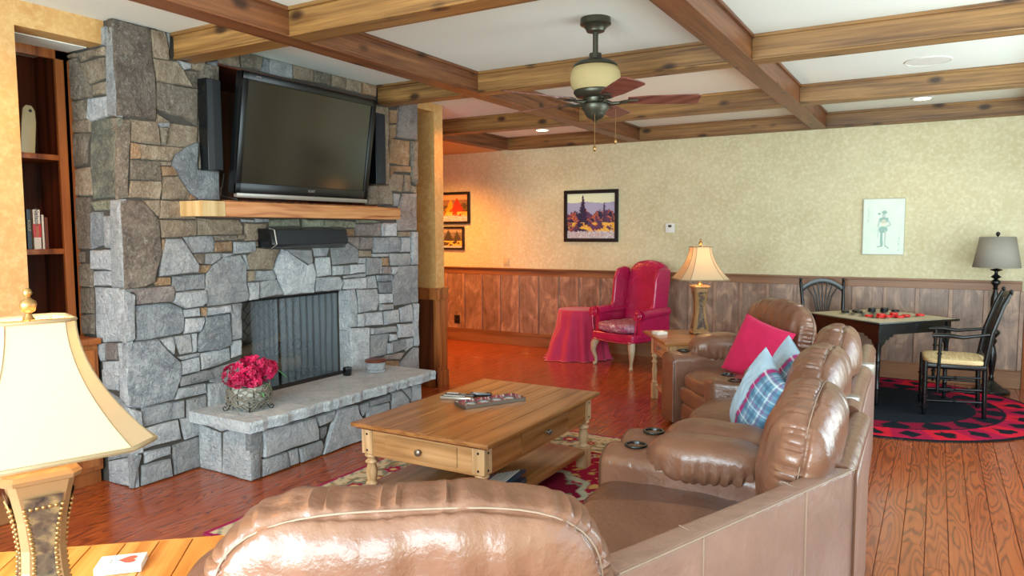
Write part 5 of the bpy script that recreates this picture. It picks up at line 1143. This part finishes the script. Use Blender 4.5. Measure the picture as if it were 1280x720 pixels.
for s_ in (-1, 1):
    # wing: curved plate
    n_ = 16; out = [(.34, 1.10), (.24, 1.125), (.13, 1.10), (.075, 1.0), (.06, .85), (.04, .70), (-.02, .63), (.05, .58), (.28, .58)]
    pl = []
    for i in range(len(out)):
        a_, b_ = Vector(out[i]), Vector(out[(i+1) % len(out)]); pl += [tuple(a_), tuple((a_+b_)/2)]
    mb = MB(); mb.prism(pl, s_*.275, s_*.325, 'x'); lp('wing', mb, bevel=.022, seg=4)
    pts = [(s_*.31, .30, .63), (s_*.32, .10, .625), (s_*.325, -.10, .62), (s_*.335, -.20, .61)]
    lp('arm', MB().tube(pts, [.05, .052, .056, .062], 16).box(s_*.31-.028, s_*.31+.028, -.20, .30, .36, .60), bevel=.0, smooth=True)
    lp('arm_scroll', MB().tube([(s_*.335+.042*math.cos(a_)*(1-a_/12), -.262, .61+.042*math.sin(a_)*(1-a_/12)) for a_ in [i*.5 for i in range(18)]], .008, 6).tube([(s_*.335, -.262, .57), (s_*.325, -.268, .48), (s_*.31, -.262, .40)], .010, 8).lathe([(.062, 0), (.058, .008)], (0, 0, 0), 24, Matrix.Translation((s_*.335, -.2, .61)) @ Matrix.Rotation(R(90), 4, 'X') @ Matrix.Translation((0, 0, .054))), smooth=True)
    lp('leg', MB().tube([(s_*.26, -.26, .31), (s_*.285, -.285, .24), (s_*.29, -.29, .17), (s_*.265, -.27, .08), (s_*.265, -.27, .035), (s_*.275, -.285, .018), (s_*.28, -.30, .012)], [.042, .04, .030, .018, .017, .024, .016], 12), 'ltwood', smooth=True)
    lp('leg', MB().tube([(s_*.24, .28, .32), (s_*.245, .30, .2), (s_*.25, .34, .06), (s_*.25, .355, 0)], [.026, .024, .02, .018], 8), 'case_lt', smooth=True)
lp('front_welt', MB().tube([(-.29, -.305, .305), (0, -.315, .30), (.29, -.305, .305)], .006, 8), smooth=True)
# ================= SKIRTED TABLE
t = thing('skirted_table', 'small round table under a floor length wine cloth', 'side table', (-3.73, 8.04, 0))
vs = []; fs = []; n_ = 144; lv = [(0.02, .598, 0), (.20, .600, 0), (.262, .598, 0), (.275, .585, .03), (.283, .52, .25), (.295, .38, .55), (.31, .22, .8), (.33, .08, 1), (.355, .012, 1.1), (.375, .006, 1.2)]
for (r_, z_, f_) in lv:
    for i in range(n_):
        a_ = i/n_*6.283; wv = .036*f_*(math.sin(a_*15+1.6*math.sin(a_*2))*(.7+.3*math.sin(a_*3))+.5*math.sin(a_*6+1)); ex = (.10*f_*max(0, math.cos(a_-R(235)))**3 if z_ < .3 else 0)
        vs.append(((r_+wv+ex)*math.cos(a_), (r_+wv+ex)*math.sin(a_)*(.93), z_))
for j in range(len(lv)-1):
    for i in range(n_): fs.append((j*n_+i, j*n_+(i+1) % n_, (j+1)*n_+(i+1) % n_, (j+1)*n_+i))
fs.append(tuple(range(n_)))
MB().add(vs, fs).build('table_cloth', 'pinkcloth', t, smooth=True); MB().lathe([(.25, .575), (.25, .592)], n=32).lathe([(.02, .02), (.02, .575)], n=12).lathe([(.12, .001), (.12, .02)], n=24).build('pedestal', 'case', t)

# ================= GAME TABLE, CHAIRS, FLOOR LAMP
GA = 49.5
t = thing('game_table', 'black square game table with tan checkerboard top', 'table', (-.455, 7.585, .010), R(GA))
S = .465
MB().box(-S, S, -S, S, .715, .735).build('top_edge', 'black', t, bevel=.004); MB().box(-S+.025, S-.025, -S+.025, S-.025, .735, .7375).build('board', 'tabletan', t)
mb = MB(); q_ = .062
for i in range(8):
    for j in range(8):
        if (i+j) % 2: mb.box(-4*q_+i*q_, -3*q_+i*q_, -4*q_+j*q_, -3*q_+j*q_, .7375, .7383)
mb.build('dark_square', 'bronze', t, kind='stuff')
mb = MB()
for i in range(60):
    a_ = -S+.03+i*(2*S-.06)/59
    for (x_, y_) in ((a_, -S+.03), (a_, S-.03), (-S+.03, a_), (S-.03, a_)): mb.box(x_-.004, x_+.004, y_-.004, y_+.004, .7375, .7387)
mb.build('border_dots', 'black', t, kind='stuff')
I_ = S-.07
MB().box(-I_, I_, -I_-.01, -I_+.01, .62, .715).box(-I_, I_, I_-.01, I_+.01, .62, .715).box(-I_-.01, -I_+.01, -I_, I_, .62, .715).box(I_-.01, I_+.01, -I_, I_, .62, .715).build('apron', 'black', t)
for sx in (-1, 1):
    for sy in (-1, 1):
        MB().box(sx*I_-.024, sx*I_+.024, sy*I_-.024, sy*I_+.024, .55, .715).lathe([(.012, 0), (.017, .01), (.014, .03), (.020, .12), (.017, .14), (.022, .15), (.017, .16), (.019, .3), (.021, .36), (.016, .38), (.024, .39), (.017, .41), (.020, .50), (.024, .55)], (sx*I_, sy*I_, 0), 16).build('leg', 'black', t, smooth=False, bevel=.001, seg=1)
        for k_ in (0, 1):
            pr = [(0, .62), (.14, .62), (.125, .595), (.10, .60), (.085, .575), (.055, .575), (.04, .54), (.02, .53), (0, .50)]
            b_ = [(sx*(I_-.02)-sx*p[0], p[1]) for p in pr] if k_ == 0 else [(sy*(I_-.02)-sy*p[0], p[1]) for p in pr]
            MB().prism(b_, (sy*I_-.008) if k_ == 0 else (sx*I_-.008), (sy*I_+.008) if k_ == 0 else (sx*I_+.008), 'y' if k_ == 0 else 'x').build('corner_bracket', 'black', t)
red = [(-.52, 7.40, 1), (-.425, 7.36, 2), (-.325, 7.50, 2), (-.225, 7.57, 1), (-.115, 7.70, 1), (-.37, 7.44, 1), (-.27, 7.44, 1)]
blk = [(-.745, 7.66, 1), (-.635, 7.72, 1), (-.53, 7.86, 2), (-.425, 7.92, 2), (-.33, 7.97, 1), (-.66, 7.78, 1)]
rl = ['red checker nearest the left end of the red row', 'upper red checker of the stack at the near table corner', 'upper red checker of the middle red stack', 'fourth red checker along the red row', 'red checker nearest the right end of the table', 'red checker between the two red stacks', 'red checker lying in front of the middle stack']
bl_ = ['black checker nearest the left corner of the board', 'second black checker from the left corner', 'upper black checker of the left black stack', 'upper black checker of the right black stack', 'black checker at the far right of the black row', 'black checker just behind the two leftmost black ones']
for arr, labs, mt, gname in ((red, rl, 'red', 'red checkers on the board'), (blk, bl_, 'blackm', 'black checkers on the board')):
    for (x_, y_, s_), lab in zip(arr, labs):
        for q in range(s_):
            lb = lab if q == s_-1 else lab.replace('upper', 'lower')
            tag(MB().lathe([(.032, 0), (.036, .003), (.036, .016), (.032, .019), (.026, .017), (.005, .017)], (0, 0, 0), 22).build('checker', mt, smooth=True), lb, 'checker', gname).location = (x_+q*.004, y_, .010+.7388+q*.0195)
# side chair behind table
def turned(p0, p1, r_, n=10, rings=()):
    p0, p1 = Vector(p0), Vector(p1); pts = []; rs = []
    base = [(0, .8), (.1, 1), (.5, 1.1), (.9, 1), (1, .8)]
    for q in rings: base += [(q-.02, 1), (q-.012, 1.5), (q+.012, 1.5), (q+.02, 1)]
    for u, k_ in sorted(base): pts.append(p0.lerp(p1, u)); rs.append(r_*k_)
    return pts, rs
t = thing('windsor_chair', 'black armless chair with fan spindle back behind game table', 'chair', (-.93, 8.0, 0), R(22))
def tp(name, *a, mat='black', n=10, **k):
    mb = MB()
    for p0, p1, r_, rg in a: pts, rs = turned(p0, p1, r_, n, rg); mb.tube(pts, rs, n)
    return mb.build(name, mat, t, smooth=True)
for s_ in (-1, 1):
    o = MB().tube([(s_*.18, .20, 0), (s_*.185, .19, .45), (s_*.20, .23, .75), (s_*.215, .285, 1.00)], [.017, .02, .018, .016], 10).build('back_post', 'black', t, smooth=True)
    MB().lathe([(.014, 0), (.018, .006), (.010, .014), (.018, .024), (.016, .038), (.004, .046)], (s_*.215, .285, .995), 14).build('finial', 'black', t, smooth=True)
    tp('leg', ((s_*.19, -.19, 0), (s_*.175, -.18, .44), .018, (.4, .8)))
cr = [(-.205, .262, .93)]; n_ = 20; cr = []
for i in range(n_+1):
    u = i/n_*2-1; cr.append((u*.205, .268+.01*(1-u*u), .93+.085*(1-u*u)))
mb = MB(); vs = []
for (x_, y_, z_) in cr: vs += [(x_, y_-.008, z_-.028-.010*abs(x_)/.2), (x_, y_+.008, z_-.028-.010*abs(x_)/.2), (x_, y_+.008, z_+.022), (x_, y_-.008, z_+.022)]
fs = [(0, 3, 2, 1), (4*n_, 4*n_+1, 4*n_+2, 4*n_+3)]
for i in range(n_):
    for j in range(4): fs.append((4*i+j, 4*i+(j+1) % 4, 4*i+4+(j+1) % 4, 4*i+4+j))
mb.add(vs, fs).build('crest_rail', 'black', t, bevel=.003)
MB().tube([(-.195, .232, .60), (0, .24, .60), (.195, .232, .60)], .011, 8).box(-.11, .11, .225, .243, .60, .615).build('lower_rail', 'black', t, smooth=True)
for i in range(7):
    u = (i-3)/3; pts = [(u*.05, .233, .60), (u*.06, .236, .70), (u*.09, .255, .85), (u*.15, .27, 1.0-.06*abs(u)**2)]
    MB().tube(pts, [.006, .0065, .0075, .006], 8).build('spindle', 'black', t, smooth=True)
MB().puff((0, 0, .455), .215, .205, .022, 4, 14).build('seat', 'rush', t, smooth=True); MB().box(-.2, .2, -.2, .2, .415, .445).build('seat_rail', 'black', t, bevel=.01)
tp('stretcher', ((-.185, -.185, .2), (.185, -.185, .2), .010, (.5,))); tp('stretcher', ((-.185, -.18, .15), (-.185, .19, .15), .010, ())); tp('stretcher', ((.185, -.18, .15), (.185, .19, .15), .010, ()))
# arm chair on the right
t = thing('rush_arm_chair', 'black armchair with rush seat right of the game table', 'chair', (.15, 7.14, .010), R(-86))
W_, D_ = .245, .215
for s_ in (-1, 1):
    MB().tube([(s_*.20, D_, 0), (s_*.205, D_-.01, .44), (s_*.205, D_+.03, .70), (s_*.195, D_+.10, .93), (s_*.19, D_+.14, 1.02)], [.017, .021, .019, .017, .015], 12).build('back_post', 'black', t, smooth=True)
    MB().lathe([(.012, 0), (.017, .006), (.010, .012), (.018, .022), (.015, .034), (.004, .042)], (s_*.19, D_+.145, 1.015), 14).build('finial', 'black', t, smooth=True)
    tp('leg', ((s_*W_, -D_, 0), (s_*W_, -D_, .45), .018, (.15, .35, .6)), n=12); tp('arm_post', ((s_*W_, -D_+.09, .20), (s_*W_, -D_+.10, .655), .013, (.2, .5, .7, .85)), n=12)
    MB().tube([(s_*W_, -D_+.04, .665), (s_*(W_+.01), -D_+.16, .672), (s_*(W_-.005), .04, .66), (s_*.205, D_+.02, .69)], [.017, .02, .016, .012], 10).build('arm', 'black', t, smooth=True)
    for z_ in (.12, .22, .32): tp('stretcher', ((s_*W_, -D_, z_), (s_*.2, D_, z_+.01), .0095, (.5,)))
for z_ in (.15, .27): tp('stretcher', ((-W_, -D_, z_), (W_, -D_, z_), .0105, (.3, .7)))
tp('stretcher', ((-.2, D_, .2), (.2, D_, .2), .010, ()))
for i in range(5):
    u = (i-2)/2; MB().tube([(u*.07, D_+.005, .50), (u*.08, D_+.04, .72), (u*.11, D_+.10, .90), (u*.13, D_+.125, .985-.01*abs(u))], [.007, .008, .010, .007], 8).build('spindle', 'black', t, smooth=True)
n_ = 16; vs = []
for i in range(n_+1):
    u = i/n_*2-1; z_ = .965+.045*(1-u*u); y_ = D_+.125+.015*(1-u*u); h_ = .022+.006*(1-u*u); vs += [(u*.185, y_-.008, z_-h_), (u*.185, y_+.008, z_-h_), (u*.185, y_+.018, z_+h_), (u*.185, y_+.002, z_+h_)]
fs = [(0, 3, 2, 1), (4*n_, 4*n_+1, 4*n_+2, 4*n_+3)]
for i in range(n_):
    for j in range(4): fs.append((4*i+j, 4*i+(j+1) % 4, 4*i+4+(j+1) % 4, 4*i+4+j))
MB().add(vs, fs).build('crest_rail', 'bronze', t, bevel=.003)
MB().tube([(-.2, D_+.0, .50), (.2, D_, .50)], .011, 8).build('lower_rail', 'black', t, smooth=True)
MB().puff((0, 0, .452), W_+.005, D_+.01, .026, 5, 18).build('seat', 'rush', t, smooth=True); MB().box(-W_+.01, W_-.01, -D_, D_, .395, .435).build('seat_rail', 'black', t, bevel=.012, seg=3)
# floor lamp
t = thing('floor_lamp', 'dark turned floor lamp with grey drum shade in the corner', 'floor lamp', (.487, 8.17, 0))
MB().lathe([(.155, 0), (.158, .01), (.156, .028), (.14, .034), (.135, .042), (.10, .055), (.06, .085), (.035, .11), (.02, .125)], n=40).build('base', 'black', t, smooth=True)
pr = [(.018, .12), (.026, .14), (.016, .16), (.022, .2), (.034, .30), (.036, .36), (.026, .42), (.016, .46), (.032, .485), (.034, .505), (.018, .52), (.036, .54), (.055, .565), (.055, .585), (.034, .605), (.018, .615), (.032, .635), (.034, .655), (.018, .675), (.026, .74), (.036, .84), (.034, .90), (.020, .96), (.016, .98), (.03, .99), (.018, 1.0), (.022, 1.02), (.040, 1.04), (.040, 1.06), (.022, 1.075), (.014, 1.08), (.045, 1.10), (.015, 1.125), (.014, 1.15), (.05, 1.165), (.052, 1.17), (.012, 1.18), (.01, 1.30)]
MB().lathe(pr, n=24).build('pole', 'black', t, smooth=True)
o = MB().add([(r_*math.cos(i/48*6.283), r_*math.sin(i/48*6.283), z_) for r_, z_ in ((.195, 1.19), (.145, 1.475)) for i in range(48)], [(i, (i+1) % 48, 48+(i+1) % 48, 48+i) for i in range(48)]).build('shade', 'shade_grey', t, smooth=True, fix=False); md = o.modifiers.new('s', 'SOLIDIFY'); md.thickness = .003
MB().tube([(.145*math.cos(k_*2.094), .145*math.sin(k_*2.094), 1.468) for k_ in range(2)], .002, 5).tube([(0, 0, 1.28), (0, 0, 1.47)], .004, 6).tube([(-.144, 0, 1.468), (.144, 0, 1.468)], .002, 5).build('spider', 'bronze', t, kind='stuff')
MB().lathe([(.004, 1.468), (.006, 1.482), (.014, 1.49), (.018, 1.503), (.014, 1.516), (.004, 1.523)], n=16).build('finial', 'black', t, smooth=True)
# fonts -> meshes
dg = bpy.context.evaluated_depsgraph_get()
for o in [q for q in bpy.data.objects if q.type == 'FONT']:
    me = bpy.data.meshes.new_from_object(o.evaluated_get(dg)); n2 = bpy.data.objects.new(o.name.split('.')[0], me); C.objects.link(n2); n2.parent = o.parent; n2.matrix_basis = o.matrix_basis.copy(); n2['kind'] = 'stuff'
    bpy.data.objects.remove(o)
for o in bpy.data.objects:
    if 'worldbuilt' in o: del o['worldbuilt']
